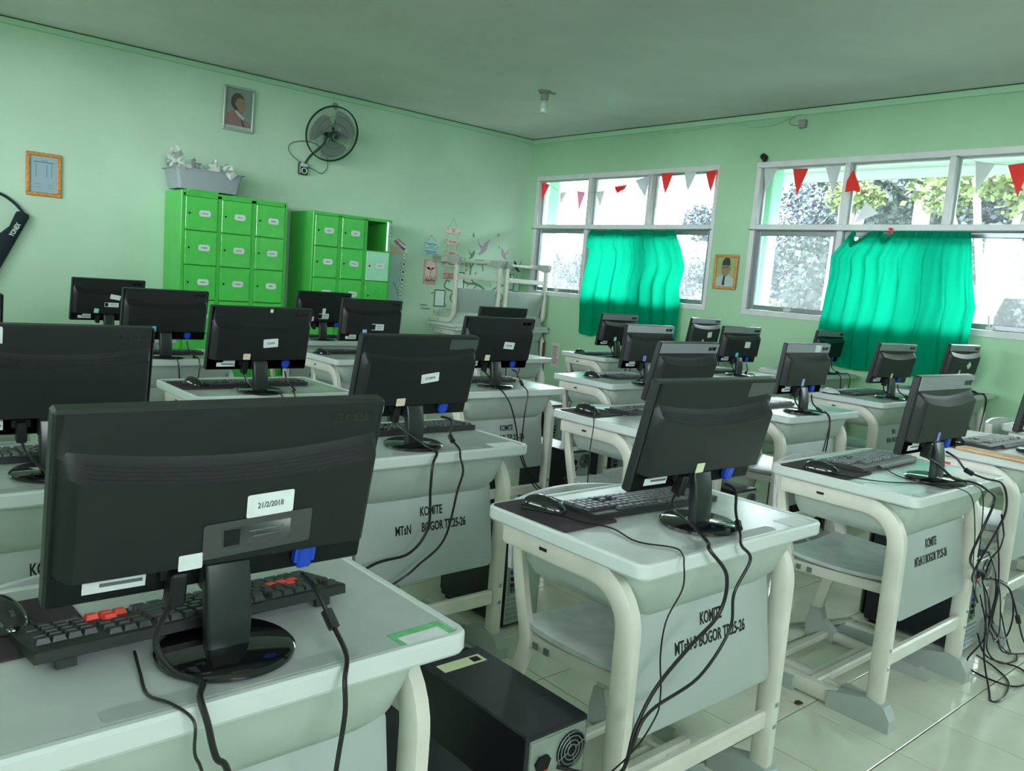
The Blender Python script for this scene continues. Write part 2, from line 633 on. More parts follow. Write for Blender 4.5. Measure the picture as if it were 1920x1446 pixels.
def text_mesh(s, mat, bold=0.0):
    key = (s, mat.name, bold)
    if key in _TXT:
        return _TXT[key]
    cu = bpy.data.curves.new('lettering', 'FONT')
    cu.body = s
    cu.size = 1.0
    cu.align_x, cu.align_y = 'CENTER', 'CENTER'
    cu.extrude = 0.01
    cu.offset = bold
    cu.resolution_u = 3
    to = bpy.data.objects.new('lettering', cu)
    C.objects.link(to)
    dg = bpy.context.evaluated_depsgraph_get()
    me = bpy.data.meshes.new_from_object(to.evaluated_get(dg))
    bpy.data.objects.remove(to)
    bpy.data.curves.remove(cu)
    xs = [v.co.x for v in me.vertices]
    ys = [v.co.y for v in me.vertices]
    if xs:
        cx, cy = (min(xs) + max(xs)) / 2, (min(ys) + max(ys)) / 2
        for v in me.vertices:
            v.co.x -= cx
            v.co.y -= cy
        w, h = max(xs) - min(xs), max(ys) - min(ys)
    else:
        w = h = 1
    me.materials.clear()
    me.materials.append(mat)
    _TXT[key] = (me, w, h)
    return _TXT[key]


def lettering(s, width, height, mat, parent, loc, rot=(R(90), 0, 0), bold=0.012, name='lettering'):
    """Raised lettering scaled to width x height, its face along the local -Y of an upright panel by default."""
    me, w, h = text_mesh(s, mat, bold)
    o = link(name, me, parent, loc, rot)
    o.scale = (width / w, height / h, 0.05)
    return o


def arc(c, r, a0, a1, n):
    return [(c[0] + r * math.cos(a0 + (a1 - a0) * i / n), c[1] + r * math.sin(a0 + (a1 - a0) * i / n)) for i in range(n + 1)]


def rrect(x0, x1, y0, y1, r, n=4):
    p = []
    for cx, cy, a in ((x1 - r, y1 - r, 0), (x0 + r, y1 - r, 90), (x0 + r, y0 + r, 180), (x1 - r, y0 + r, 270)):
        p += arc((cx, cy), r, R(a), R(a + 90), n)
    return p


def smooth_path(pts, n=6):
    P = [Vector(p) for p in pts]
    if len(P) < 3:
        return P
    out = []
    for i in range(len(P) - 1):
        p0, p1, p2, p3 = P[max(i - 1, 0)], P[i], P[i + 1], P[min(i + 2, len(P) - 1)]
        for k in range(n):
            t = k / n
            out.append(0.5 * ((2 * p1) + (p2 - p0) * t + (2 * p0 - 5 * p1 + 4 * p2 - p3) * t * t + (3 * p1 - p0 - 3 * p2 + p3) * t ** 3))
    out.append(P[-1])
    return out


def to_cam(p):
    d = Vector(p) - Vector((0, 0, CH))
    return d.dot(_r), d.dot(_u), d.dot(_f)


# ================================================================ the room
# floor: grout bed with every tile laid on it
fl = struct('floor', MB().box(XD, XW, YN, YW, -0.06, -0.004), M_GROUT)
tile_me = MB().box(-0.148, 0.148, -0.148, 0.148, -0.004, 0.0, 0.0012).mesh('tile', M_TILE, 0)
slots = []
nx0 = math.floor((XD - 0.025) / 0.3)
for i in range(nx0, 24):
    for j in range(-9, 26):
        cx, cy = 0.025 + 0.3 * i + 0.15, 0.012 + 0.3 * j + 0.15
        x0, x1 = max(cx - 0.148, XD), min(cx + 0.148, XW)
        y0, y1 = max(cy - 0.148, YN), min(cy + 0.148, YW)
        if x1 - x0 < 0.02 or y1 - y0 < 0.02:
            continue
        a, b, c = to_cam((cx, cy, 0))
        vis = c > 0.3 and abs(a / c) < 0.66 and abs(b / c) < 0.50
        full = x1 - x0 > 0.295 and y1 - y0 > 0.295
        slots.append(((0 if vis and full else 1), c, cx, cy, x0, x1, y0, y1))
slots.sort()
rest = MB()
for k, (flag, c, cx, cy, x0, x1, y0, y1) in enumerate(slots):
    if flag == 0 and k < 295:
        link('tile', tile_me, fl, (cx, cy, 0))
    else:
        rest.box(x0, x1, y0, y1, -0.004, 0.0, 0.0012)
rest.build('tile_field', M_TILE, fl, smooth=0, kind='stuff')

# ceiling
ce = struct('ceiling', MB().box(XD - 0.15, XW + 0.15, YN - 0.15, YW + 0.15, ZC, ZC + 0.08), M_CEIL)
# walls
struct('wall_left', MB().box(XD - 0.15, XW + 0.15, YW, YW + 0.15, -0.06, ZC), M_WALL)
_nb = MB()
_nb.box(XD - 0.15, XW + 0.15, YN - 0.15, YN, -0.06, NZ[0]).box(XD - 0.15, XW + 0.15, YN - 0.15, YN, NZ[1], ZC)
_x = XD - 0.15
for _a, _b in NW_:
    _nb.box(_x, _a, YN - 0.15, YN, NZ[0], NZ[1])
    _x = _b
_nb.box(_x, XW + 0.15, YN - 0.15, YN, NZ[0], NZ[1])
struct('wall_near', _nb, M_WALL)


def holed_wall(name, xa, xb, holes, z0, z1, mat):
    mb = MB()
    mb.box(xa, xb, YN, YW, -0.06, z0)
    mb.box(xa, xb, YN, YW, z1, ZC)
    y = YN
    for h0, h1 in sorted(holes):
        mb.box(xa, xb, y, h0, z0, z1)
        y = h1
    mb.box(xa, xb, y, YW, z0, z1)
    return struct(name, mb, mat)


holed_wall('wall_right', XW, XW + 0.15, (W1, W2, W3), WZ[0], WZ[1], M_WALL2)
holed_wall('wall_corridor', XD - 0.15, XD, DW, DZ[0], DZ[1], M_WALL)

# cornices and dark strips painted as the shadow gap above them
for nm, bx in (('trim_1', (XD, XW, YW - 0.022, YW, ZC - 0.055, ZC - 0.008)), ('trim_2', (XW - 0.016, XW, YN, YW - 0.022, ZC - 0.06, ZC - 0.008)),
               ('trim_3', (XD, XW, YN, YN + 0.022, ZC - 0.055, ZC - 0.008)), ('trim_4', (XD, XD + 0.022, YN, YW, ZC - 0.055, ZC - 0.008))):
    struct(nm, MB().box(*bx, 0.004), M_CORN)
struct('trim_5', MB().box(XD, XW, YW - 0.010, YW, ZC - 0.008, ZC), M_GAP)
struct('trim_6', MB().box(XW - 0.008, XW, YN, YW - 0.010, ZC - 0.008, ZC), M_GAP)


# ---------------------------------------------------------------- windows
def window(name, w, bays, sashes, arcs_in=()):
    """Timber frame with one row of fixed upper panes and a row of aluminium sashes under the transom. bays: mullion left edges (high y first)."""
    root = bpy.data.objects.new(name, None)
    C.objects.link(root)
    root['kind'] = 'structure'
    y0, y1 = w
    z0, z1 = WZ
    xa, xb = XW - 0.012, XW + 0.11
    f = MB()
    f.box(xa, xb, y0, y1, z1 - 0.052, z1, 0.003)
    f.box(xa, xb, y0, y1, z0, z0 + 0.05, 0.003)
    f.box(xa, xb, y1 - 0.05, y1, z0 + 0.05, z1 - 0.052, 0.003)
    f.box(xa, xb, y0, y0 + 0.04, z0 + 0.05, z1 - 0.052, 0.003)
    f.build('frame', M_FRAME, root, smooth=0)
    MB().box(xa - 0.01, xb, y0 + 0.04, y1 - 0.05, 1.935, 1.985, 0.003).build('transom', M_FRAME, root, smooth=0)
    edges = [y1 - 0.05] + [b for b in bays] + [y0 + 0.04]
    spans = []
    top = y1 - 0.05
    for b in bays:
        spans.append((b, top))
        top = b - 0.05
    spans.append((y0 + 0.04, top))
    for b in bays:
        MB().box(xa + 0.002, xb, b - 0.05, b, z0 + 0.05, 1.935, 0.003).build('mullion', M_FRAME, root, smooth=0)
        MB().box(xa + 0.002, xb, b - 0.05, b, 1.985, z1 - 0.052, 0.003).build('mullion', M_FRAME, root, smooth=0)
    xg = XW + 0.062
    for k, (a, b) in enumerate(spans):
        MB().box(xg - 0.002, xg + 0.002, a - 0.004, b + 0.004, 1.981, z1 - 0.048).build('upper_pane', M_GL_UP, root, smooth=0)
        bd = MB()
        for q in ((a, a + 0.012, 1.985, z1 - 0.052), (b - 0.012, b, 1.985, z1 - 0.052), (a + 0.012, b - 0.012, 1.985, 1.995), (a + 0.012, b - 0.012, z1 - 0.062, z1 - 0.052)):
            bd.box(xg + 0.003, xg + 0.02, q[0], q[1], q[2], q[3])
        bd.build('glazing_bead', M_FRAME, root, smooth=0)
        # sash
        s = MB()
        xs, xe = XW + 0.03, XW + 0.075
        t = 0.042
        s.box(xs, xe, a + 0.004, a + 0.004 + t, z0 + 0.054, 1.931, 0.004)
        s.box(xs, xe, b - 0.004 - t, b - 0.004, z0 + 0.054, 1.931, 0.004)
        s.box(xs, xe, a + 0.004 + t, b - 0.004 - t, z0 + 0.054, z0 + 0.054 + t, 0.004)
        s.box(xs, xe, a + 0.004 + t, b - 0.004 - t, 1.931 - t, 1.931, 0.004)
        so = s.build('sash', M_ALU, root, smooth=0)
        cy, cz = (a + b) / 2, (z0 + 1.93) / 2
        MB().box(-0.002, 0.002, -(b - a) / 2 + 0.04, (b - a) / 2 - 0.04, -0.34, 0.34).build(
            'lower_pane', M_GL_ARC if k in arcs_in else M_GL_LO, so, loc=(xg - 0.008, cy, cz), smooth=0)
        hd = MB()
        hd.box(xs - 0.012, xs, cy - 0.03, cy + 0.03, z0 + 0.058, z0 + 0.078, 0.003)
        up = k in sashes
        if up:
            hd.tube(smooth_path([(xs - 0.02, cy, z0 + 0.07), (xs - 0.03, cy + 0.004, z0 + 0.1), (xs - 0.028, cy + 0.012, z0 + 0.16)], 4), 0.007, 6)
        else:
            hd.tube(smooth_path([(xs - 0.02, cy + 0.02, z0 + 0.078), (xs - 0.03, cy - 0.02, z0 + 0.082), (xs - 0.03, cy - 0.06, z0 + 0.07)], 4), 0.007, 6)
        hd.build('handle', M_WHITE, so)
    return root


window('window_1', W1, (6.605, 5.736), ())
window('window_2', W2, (3.598, 2.754), (2,))
window('window_3', W3, (-0.23, -1.07), ())
# plain frames of the unseen corridor windows added for daylight
for k, w in enumerate(DW):
    f = MB()
    f.box(XD - 0.12, XD + 0.01, w[0], w[1], DZ[1] - 0.05, DZ[1])
    f.box(XD - 0.12, XD + 0.01, w[0], w[1], DZ[0], DZ[0] + 0.05)
    n = 3
    for i in range(n):
        y = w[0] + (w[1] - w[0] - 0.05) * i / (n - 1)
        f.box(XD - 0.12, XD + 0.01, y, y + 0.05, DZ[0] + 0.05, DZ[1] - 0.05)
    struct('window_%d' % (4 + k), f, M_FRAME)

for k, w in enumerate(NW_):  # frame of the unseen opening added for fill light
    f = MB()
    f.box(w[0], w[1], YN - 0.12, YN + 0.01, NZ[1] - 0.05, NZ[1])
    f.box(w[0], w[1], YN - 0.12, YN + 0.01, NZ[0], NZ[0] + 0.05)
    for i in range(3):
        x = w[0] + (w[1] - w[0] - 0.05) * i / 2
        f.box(x, x + 0.05, YN - 0.12, YN + 0.01, NZ[0] + 0.05, NZ[1] - 0.05)
    struct('window_%d' % (8 + k), f, M_FRAME)

# ---------------------------------------------------------------- outdoors
struct('ground_outside', MB().box(XW + 0.16, 60, -40, 70, -0.5, -0.3), M_GROUND)
ev = MB()
ev.box(XW + 0.15, 8.2, -8, 16, 2.76, 2.80)
struct('trim_7', ev, M_SOFFIT)
struct('trim_8', MB().box(8.2, 8.24, -8, 16, 2.675, 2.86).box(8.18, 8.24, -8, 16, 2.60, 2.675), M_SOFFIT)
gut = MB()
gut.box(8.24, 8.34, -8, 16, 2.605, 2.69, 0.01)
struct('trim_9', gut, M_GUTTER)
struct('shading_roof', MB().box(XD - 2.4, XD - 0.15, YN - 1, YW + 1, 2.78, 2.86), M_SOFFIT)  # unseen roof added to cut daylight on the near desks
struct('ground_corridor', MB().box(-40, XD - 0.15, -40, 40, -0.2, -0.06), M_GROUND)
for k, y in enumerate((7.78, 4.62, 1.25)):
    struct('pillar_%d' % (k + 1), MB().box(7.12, 7.30, y - 0.075, y + 0.075, -0.3, 2.76, 0.008), M_PILLAR)


def tree(loc, blobs, nleaf, mat, label, leaf=0.16, trunk=True, seed=1, name='tree', group='trees in the yard'):
    rnd = random.Random(seed)
    t = thing(name, label, 'tree' if name == 'tree' else 'shrub', loc, group=group)
    mb = MB()
    for (bx, by, bz, rx, rz) in blobs:
        for _ in range(nleaf):
            while True:
                d = Vector((rnd.uniform(-1, 1), rnd.uniform(-1, 1), rnd.uniform(-1, 1)))
                if 0.1 < d.length < 1:
                    break
            d *= (0.55 + 0.45 * rnd.random()) / max(d.length, 0.55) if rnd.random() < 0.6 else 1
            p = Vector((bx + d.x * rx, by + d.y * rx, bz + d.z * rz))
            a = Vector((rnd.uniform(-1, 1), rnd.uniform(-1, 1), rnd.uniform(-1, 0.3))).normalized()
            b = a.cross(Vector((rnd.uniform(-1, 1), rnd.uniform(-1, 1), rnd.uniform(-1, 1)))).normalized()
            L = leaf * rnd.uniform(0.6, 1.3)
            w = L * 0.36
            mb.add([p, p + a * L * 0.5 + b * w, p + a * L, p + a * L * 0.5 - b * w], [(0, 1, 2, 3)])
    mb.build('foliage', mat, t, smooth=0, fixn=False)
    if trunk:
        tb = MB()
        h = max(b[2] for b in blobs)
        tb.sweep([(0, 0, -0.3), (0.05, 0.02, h * 0.4), (0.0, -0.04, h * 0.8)], [(0.14 * math.cos(a * PI / 4), 0.14 * math.sin(a * PI / 4)) for a in range(8)])
        for (bx, by, bz, rx, rz) in blobs[:5]:
            tb.tube([(0.03, 0, h * 0.35), (bx * 0.6, by * 0.6, h * 0.35 + (bz - h * 0.35) * 0.6), (bx, by, bz)], 0.05, 5)
        tb.build('trunk', M_BARK, t)
    return t


rt = random.Random(5)


def blobset(n, sx, sy, z0, z1, r0, r1):
    return [(rt.uniform(-sx, sx), rt.uniform(-sy, sy), rt.uniform(z0, z1), rt.uniform(r0, r1), rt.uniform(r0, r1) * 0.8) for _ in range(n)]


TREES = [((15.5, 3.2, 0), M_LEAF1), ((17.0, 5.2, 0), M_LEAF3), ((15.2, 6.6, 0), M_LEAF1), ((17.2, 8.6, 0), M_LEAF3), ((18.5, 1.0, 0), M_LEAF3), ((16.0, -1.5, 0), M_LEAF1), ((15.6, -4.5, 0), M_LEAF3)]
for k, (l, m) in enumerate(TREES):
    tree(l, blobset(9, 1.4, 1.3, 1.2, 3.7, 0.9, 1.3), 3000, m, 'tall bushy hazy tree filling the view outside the window with the wide curtain', 0.115, seed=20 + k)
tree((14.6, 8.75, 0), blobset(5, 0.4, 0.35, 1.0, 3.1, 0.5, 0.75), 1300, M_LEAF3, 'tree with sparse leafy edge against the sky outside the wide window', 0.09, seed=41, group='trees seen at the edge')
tree((15.5, 11.4, 0), blobset(5, 0.35, 0.3, 1.6, 3.5, 0.45, 0.7), 1300, M_LEAF3, 'round grey tree at the pillar side of the corner window', 0.09, seed=42)
tree((12.2, 4.3, 0), blobset(5, 0.7, 0.9, 2.6, 3.4, 0.4, 0.6), 520, M_LEAF2, 'yellow green branch spray under the eave outside the wide window', 0.10, seed=43)
tree((12.6, 6.75, 0), blobset(4, 0.3, 0.35, 2.6, 3.2, 0.25, 0.4), 300, M_LEAF2, 'small yellow green leaf clump beside the second wide pane', 0.09, seed=44)
for k, (l, m) in enumerate((((12.4, 7.9, 0), M_LEAF2), ((13.4, 7.2, 0), M_LEAF3), ((13.0, 9.9, 0), M_LEAF3), ((14.2, 11.6, 0), M_LEAF1), ((14.4, 13.2, 0), M_LEAF2), ((14.0, 14.8, 0), M_LEAF1), ((15, 16.4, 0), M_LEAF3), ((15.6, 12.4, 0), M_LEAF3), ((16, 18, 0), M_LEAF1), ((12.8, 3.4, 0), M_LEAF1), ((12.6, 5.6, 0), M_LEAF3))):
    tree(l, blobset(4, 0.6, 0.7, 0.2, 1.45, 0.45, 0.7), 1300, m, 'low leafy shrub growing in the yard below window height', 0.085, trunk=False, seed=60 + k, name='shrub', group='shrubs in the yard')
for k, y in enumerate((19, 22, 25, 28, 31)):
    tree((26, y, 0), blobset(5, 0.9, 1.3, 0.6, 2.6, 0.7, 1.1), 900, M_LEAF3, 'distant pale tree on the skyline outside the corner window', 0.16, seed=80 + k, group='distant trees')
for k, (x, y) in enumerate(((15.2, 4.7), (14.6, 3.6), (16.2, 5.9), (15.0, 2.4))):
    tree((x, y, 0), blobset(6, 0.7, 0.7, 0.4, 2.7, 0.6, 0.85), 1500, M_LEAF3 if k % 2 else M_LEAF1, 'dense grey green bush behind the curtain edge of the large window', 0.10, seed=120 + k, group='bushes behind the large window')
lp = thing('lamp_post', 'white post with a slanted board roof among trees outside', 'post', (13, 5.66, 0))
MB().box(-0.10, 0.10, -0.09, 0.09, -0.3, 3.12, 0.01).build('post', M_POSTW, lp)
MB().sweep([(0, 0.16, 3.24), (0, -0.26, 3.02)], [(-0.16, -0.02), (0.16, -0.02), (0.16, 0.02), (-0.16, 0.02)]).build('roof_board', M_POSTW, lp)
MB().tube([(0, -0.05, 2.85), (0, -0.17, 3.05)], 0.025, 6).build('brace', M_POSTW, lp)
an = thing('antenna_mast', 'pale roof antenna mast with crossbars against white sky', 'antenna', (25, 20.3, 0))
MB().tube([(0, 0, -0.3), (0, 0, 4.75)], 0.04, 6).build('mast', M_GUTTER, an)
for k, (z, w) in enumerate(((4.5, 0.5), (4.25, 0.75), (4.38, 0.6))):
    MB().tube([(0, -w, z - 0.1), (0, w, z + 0.06)], 0.025, 5).build('crossbar', M_GUTTER, an)


# ================================================================ lockers
def locker(name, x0, x1, yf, h, cols, rows, labels, pale, ajar, label):
    t = thing(name, label, 'locker', ((x0 + x1) / 2, (yf + YW) / 2, 0), group='green lockers along the wall')
    cx, cy = (x0 + x1) / 2, (yf + YW) / 2
    yb = YW - 0.012 - cy
    y0 = yf - cy
    X0, X1 = x0 - cx, x1 - cx
    b = MB()
    b.box(X0, X0 + 0.018, y0, yb, 0, h, 0.002)
    b.box(X1 - 0.018, X1, y0, yb, 0, h, 0.002)
    b.box(X0 + 0.018, X1 - 0.018, y0, yb, h - 0.02, h, 0.002)
    b.box(X0 + 0.018, X1 - 0.018, y0, yb, 0, 0.05, 0.002)
    b.box(X0 + 0.018, X1 - 0.018, yb - 0.012, yb, 0.05, h - 0.02)
    b.box(X0 + 0.018, X1 - 0.018, y0, y0 + 0.02, rows[0], h - 0.02)
    for k in range(len(cols) - 1):
        b.box(cols[k][1] - cx, cols[k + 1][0] - cx, y0, yb - 0.012, 0.05, h - 0.02)
    if cols[0][0] - cx - X0 - 0.018 > 0.002:
        b.box(X0 + 0.018, cols[0][0] - cx, y0, y0 + 0.03, 0.05, h - 0.02)
    if X1 - 0.018 - (cols[-1][1] - cx) > 0.002:
        b.box(cols[-1][1] - cx, X1 - 0.018, y0, y0 + 0.03, 0.05, h - 0.02)
    for z in rows[1:-1]:
        for (a, c) in cols:
            b.box(a - cx, c - cx, y0 + 0.025, yb - 0.012, z - 0.004, z + 0.004)
    b.build('body', M_LOCK, t, smooth=0)
    for k, (a, c) in enumerate(cols):
        for j in range(len(rows) - 1):
            zt, zb = rows[j] - 0.004, rows[j + 1] + 0.004
            w, hh = c - a - 0.006, zt - zb
            mt = M_LOCKP if (k, j) in pale else M_LOCKD
            d = MB().box(0, w, -0.016, 0.004, 0, hh, 0.003)
            hinge_r = (k, j) in ajar
            do = d.build('door', mt, t, loc=(a - cx + 0.003, y0 + 0.004, zb), smooth=0)
            if hinge_r:
                ang = ajar[(k, j)]
                # swings about its far edge
                do.rotation_euler = (0, 0, R(ang))
                px, py = a - cx + 0.003 + w, y0 + 0.004
                do.location = (px - w * math.cos(R(ang)), py - w * math.sin(R(ang)), zb)
            MB().lathe([(0.0001, 0), (0.009, 0), (0.009, 0.003), (0.0001, 0.003)], 10).build('lock', M_INK, do, loc=(0.032, -0.016, hh * 0.5), rot=(R(90), 0, 0))
            tx = labels.get((k, j))
            if tx is not None:
                lw, lh = 0.098, 0.052
                poly = [(-.5, -.28), (-.36, -.5), (.36, -.5), (.5, -.28), (.5, .28), (.36, .5), (-.36, .5), (-.5, .28)]
                MB().prism([(p[0] * lw, p[1] * lh) for p in poly], 1, -0.0175, -0.016).build('name_label', M_WHITE, do, loc=(w * 0.60, 0, hh * 0.52), smooth=0, rot=(0, R(tx[1]), 0))
                lettering(tx[0], 0.008 * len(tx[0]) + 0.008, 0.012, M_NAVY, do, (w * 0.60, -0.018, hh * 0.52), (R(90), R(tx[1]), 0))
    return t


ROW1 = [1.794, 1.507, 1.215, 0.918, 0.629, 0.340, 0.050]
ROW2 = [1.768, 1.478, 1.184, 0.892, 0.604, 0.320, 0.050]
L1 = locker('locker', 2.438, 3.392, 7.168, 1.836, [(2.468, 2.744), (2.778, 3.050), (3.090, 3.362)], ROW1,
            {(0, 0): ('ALISYA', 0), (1, 0): ('AILA', 0), (2, 0): ('SALMA', 0), (0, 1): ('YASMIN', 0), (1, 1): ('SAZKIA', 0), (2, 1): ('KHAIRA', -3), (0, 2): ('GISKA', 0), (1, 2): ('KHANSA', 0), (2, 2): ('IRA', 0), (0, 3): ('NADA', 0), (1, 4): ('LIALIA', 0)},
            (), {}, 'taller bright green locker with the grey tub on top')
L2 = locker('locker', 3.622, 4.482, 7.115, 1.797, [(3.640, 3.884), (3.922, 4.166), (4.206, 4.464)], ROW2,
            {(0, 0): ('FAIZA', 0), (1, 0): ('NIDA', 0), (2, 0): ('TIA', 0), (0, 1): ('SARAH', 0), (1, 1): ('RAISYA', 5), (2, 1): ('QIANO', 0), (0, 2): ('ZAHRA', 0), (1, 2): ('SALWA', 0)},
            ((2, 0), (2, 1)), {(2, 0): 52}, 'shorter bright green locker with one compartment door ajar')

# grey tub and packaging on the taller locker
tt = 1.836
bd = thing('storage_board', 'thin green board under the grey tub on taller locker', 'board', (2.62, 7.34, tt))
MB().box(-0.13, 0.13, -0.17, 0.17, 0, 0.016, 0.002).build('board', M_LOCK, bd, smooth=0)
tub = thing('storage_tub', 'grey plastic tub standing on the taller green locker', 'tub', (2.69, 7.375, tt + 0.017))
tb = MB()
loops = [(0.255, 0.145, 0.0), (0.285, 0.172, 0.165), (0.305, 0.19, 0.165), (0.305, 0.19, 0.172), (0.281, 0.168, 0.172), (0.25, 0.14, 0.008)]
pts = [rrect(-a, a, -b_, b_, 0.03, 3) for a, b_, z in loops]
n_ = len(pts[0])
vs = [(p[0], p[1], loops[i][2]) for i, L in enumerate(pts) for p in L]
fs = [(i * n_ + q, i * n_ + (q + 1) % n_, (i + 1) * n_ + (q + 1) % n_, (i + 1) * n_ + q) for i in range(len(pts) - 1) for q in range(n_)]
fs += [tuple(reversed(range(n_))), tuple((len(pts) - 1) * n_ + q for q in range(n_))]
tb.add(vs, fs).build('tub', M_TUB, tub)
wr = MB()
rw = random.Random(3)
for k in range(38):
    if k < 22:
        p = Vector((rw.uniform(-0.27, 0.27), rw.uniform(-0.16, 0.12), 0.176 + 0.04 * rw.random() + 0.07 * max(0, -rw.uniform(-0.5, 1)) ))
    elif k < 34:
        q = (k - 22) / 12
        p = Vector((-0.25 - 0.06 * q + rw.uniform(-0.05, 0.03), rw.uniform(-0.19, -0.02), 0.13 + 0.19 * (1 - abs(q - 0.45) * 1.6) + rw.uniform(-0.04, 0.03)))
    else:
        p = Vector((0.155 + rw.uniform(-0.02, 0.02), -0.195, 0.14 + 0.018 * (k - 33)))
    a = Vector((rw.uniform(-1, 1), rw.uniform(-0.5, 0.5), rw.uniform(-1, 1))).normalized()
    b_ = a.cross(Vector((rw.uniform(-1, 1), 1, rw.uniform(-1, 1)))).normalized()
    c_ = a.cross(b_)
    s1, s2 = rw.uniform(0.022, 0.042), rw.uniform(0.02, 0.035)
    v0 = [p + a * (s1 * x) + b_ * (s2 * y) + c_ * (0.008 * rw.uniform(-1, 1) + (0.012 if x == 0 else 0)) for x in (-1, -0.33, 0.33, 1) for y in (-1, 0, 1)]
    wr.add(v0, [(i * 3 + j, i * 3 + j + 1, i * 3 + j + 4, i * 3 + j + 3) for i in range(3) for j in range(2)])
wo = wr.build('crumpled_packaging', M_WRAP, None, loc=(2.69, 7.375, tt + 0.02), smooth=0, kind='stuff', fixn=False)
tag(wo, 'crumpled milky packaging spilling over the grey tub', 'packaging')
pc = MB().box(-0.05, 0.05, -0.03, 0.03, 0, 0.014, 0.002)
tag(pc.build('paper_pad', M_PAPER, None, loc=(3.20, 7.35, tt + 0.001), smooth=0), 'small grey pad lying on the taller locker corner', 'pad')

# crate and bin low beside the lockers
tc_ = thing('storage_crate', 'teal plastic crate on the floor before the shorter locker', 'crate', (3.55, 6.72, 0))
cb = MB()
cb.box(-0.22, 0.22, -0.15, -0.13, 0.0, 0.52, 0.003).box(-0.22, 0.22, 0.13, 0.15, 0.0, 0.52, 0.003).box(-0.22, -0.20, -0.13, 0.13, 0.0, 0.52, 0.003).box(0.20, 0.22, -0.13, 0.13, 0.0, 0.52, 0.003).box(-0.20, 0.20, -0.13, 0.13, 0.0, 0.02)
cb.build('crate_body', M_TEAL, tc_, smooth=0)
MB().box(-0.235, 0.235, -0.165, 0.165, 0.52, 0.545, 0.006).build('lid', M_WHITE, tc_, smooth=0)
tag(MB().lathe([(0.09, 0), (0.12, 0.30), (0.125, 0.31), (0.115, 0.31), (0.088, 0.02)], 20).build('waste_bin', M_TEAL, None, loc=(2.10, 6.75, 0.0)), 'teal waste bin on the floor beside the taller locker', 'bin')


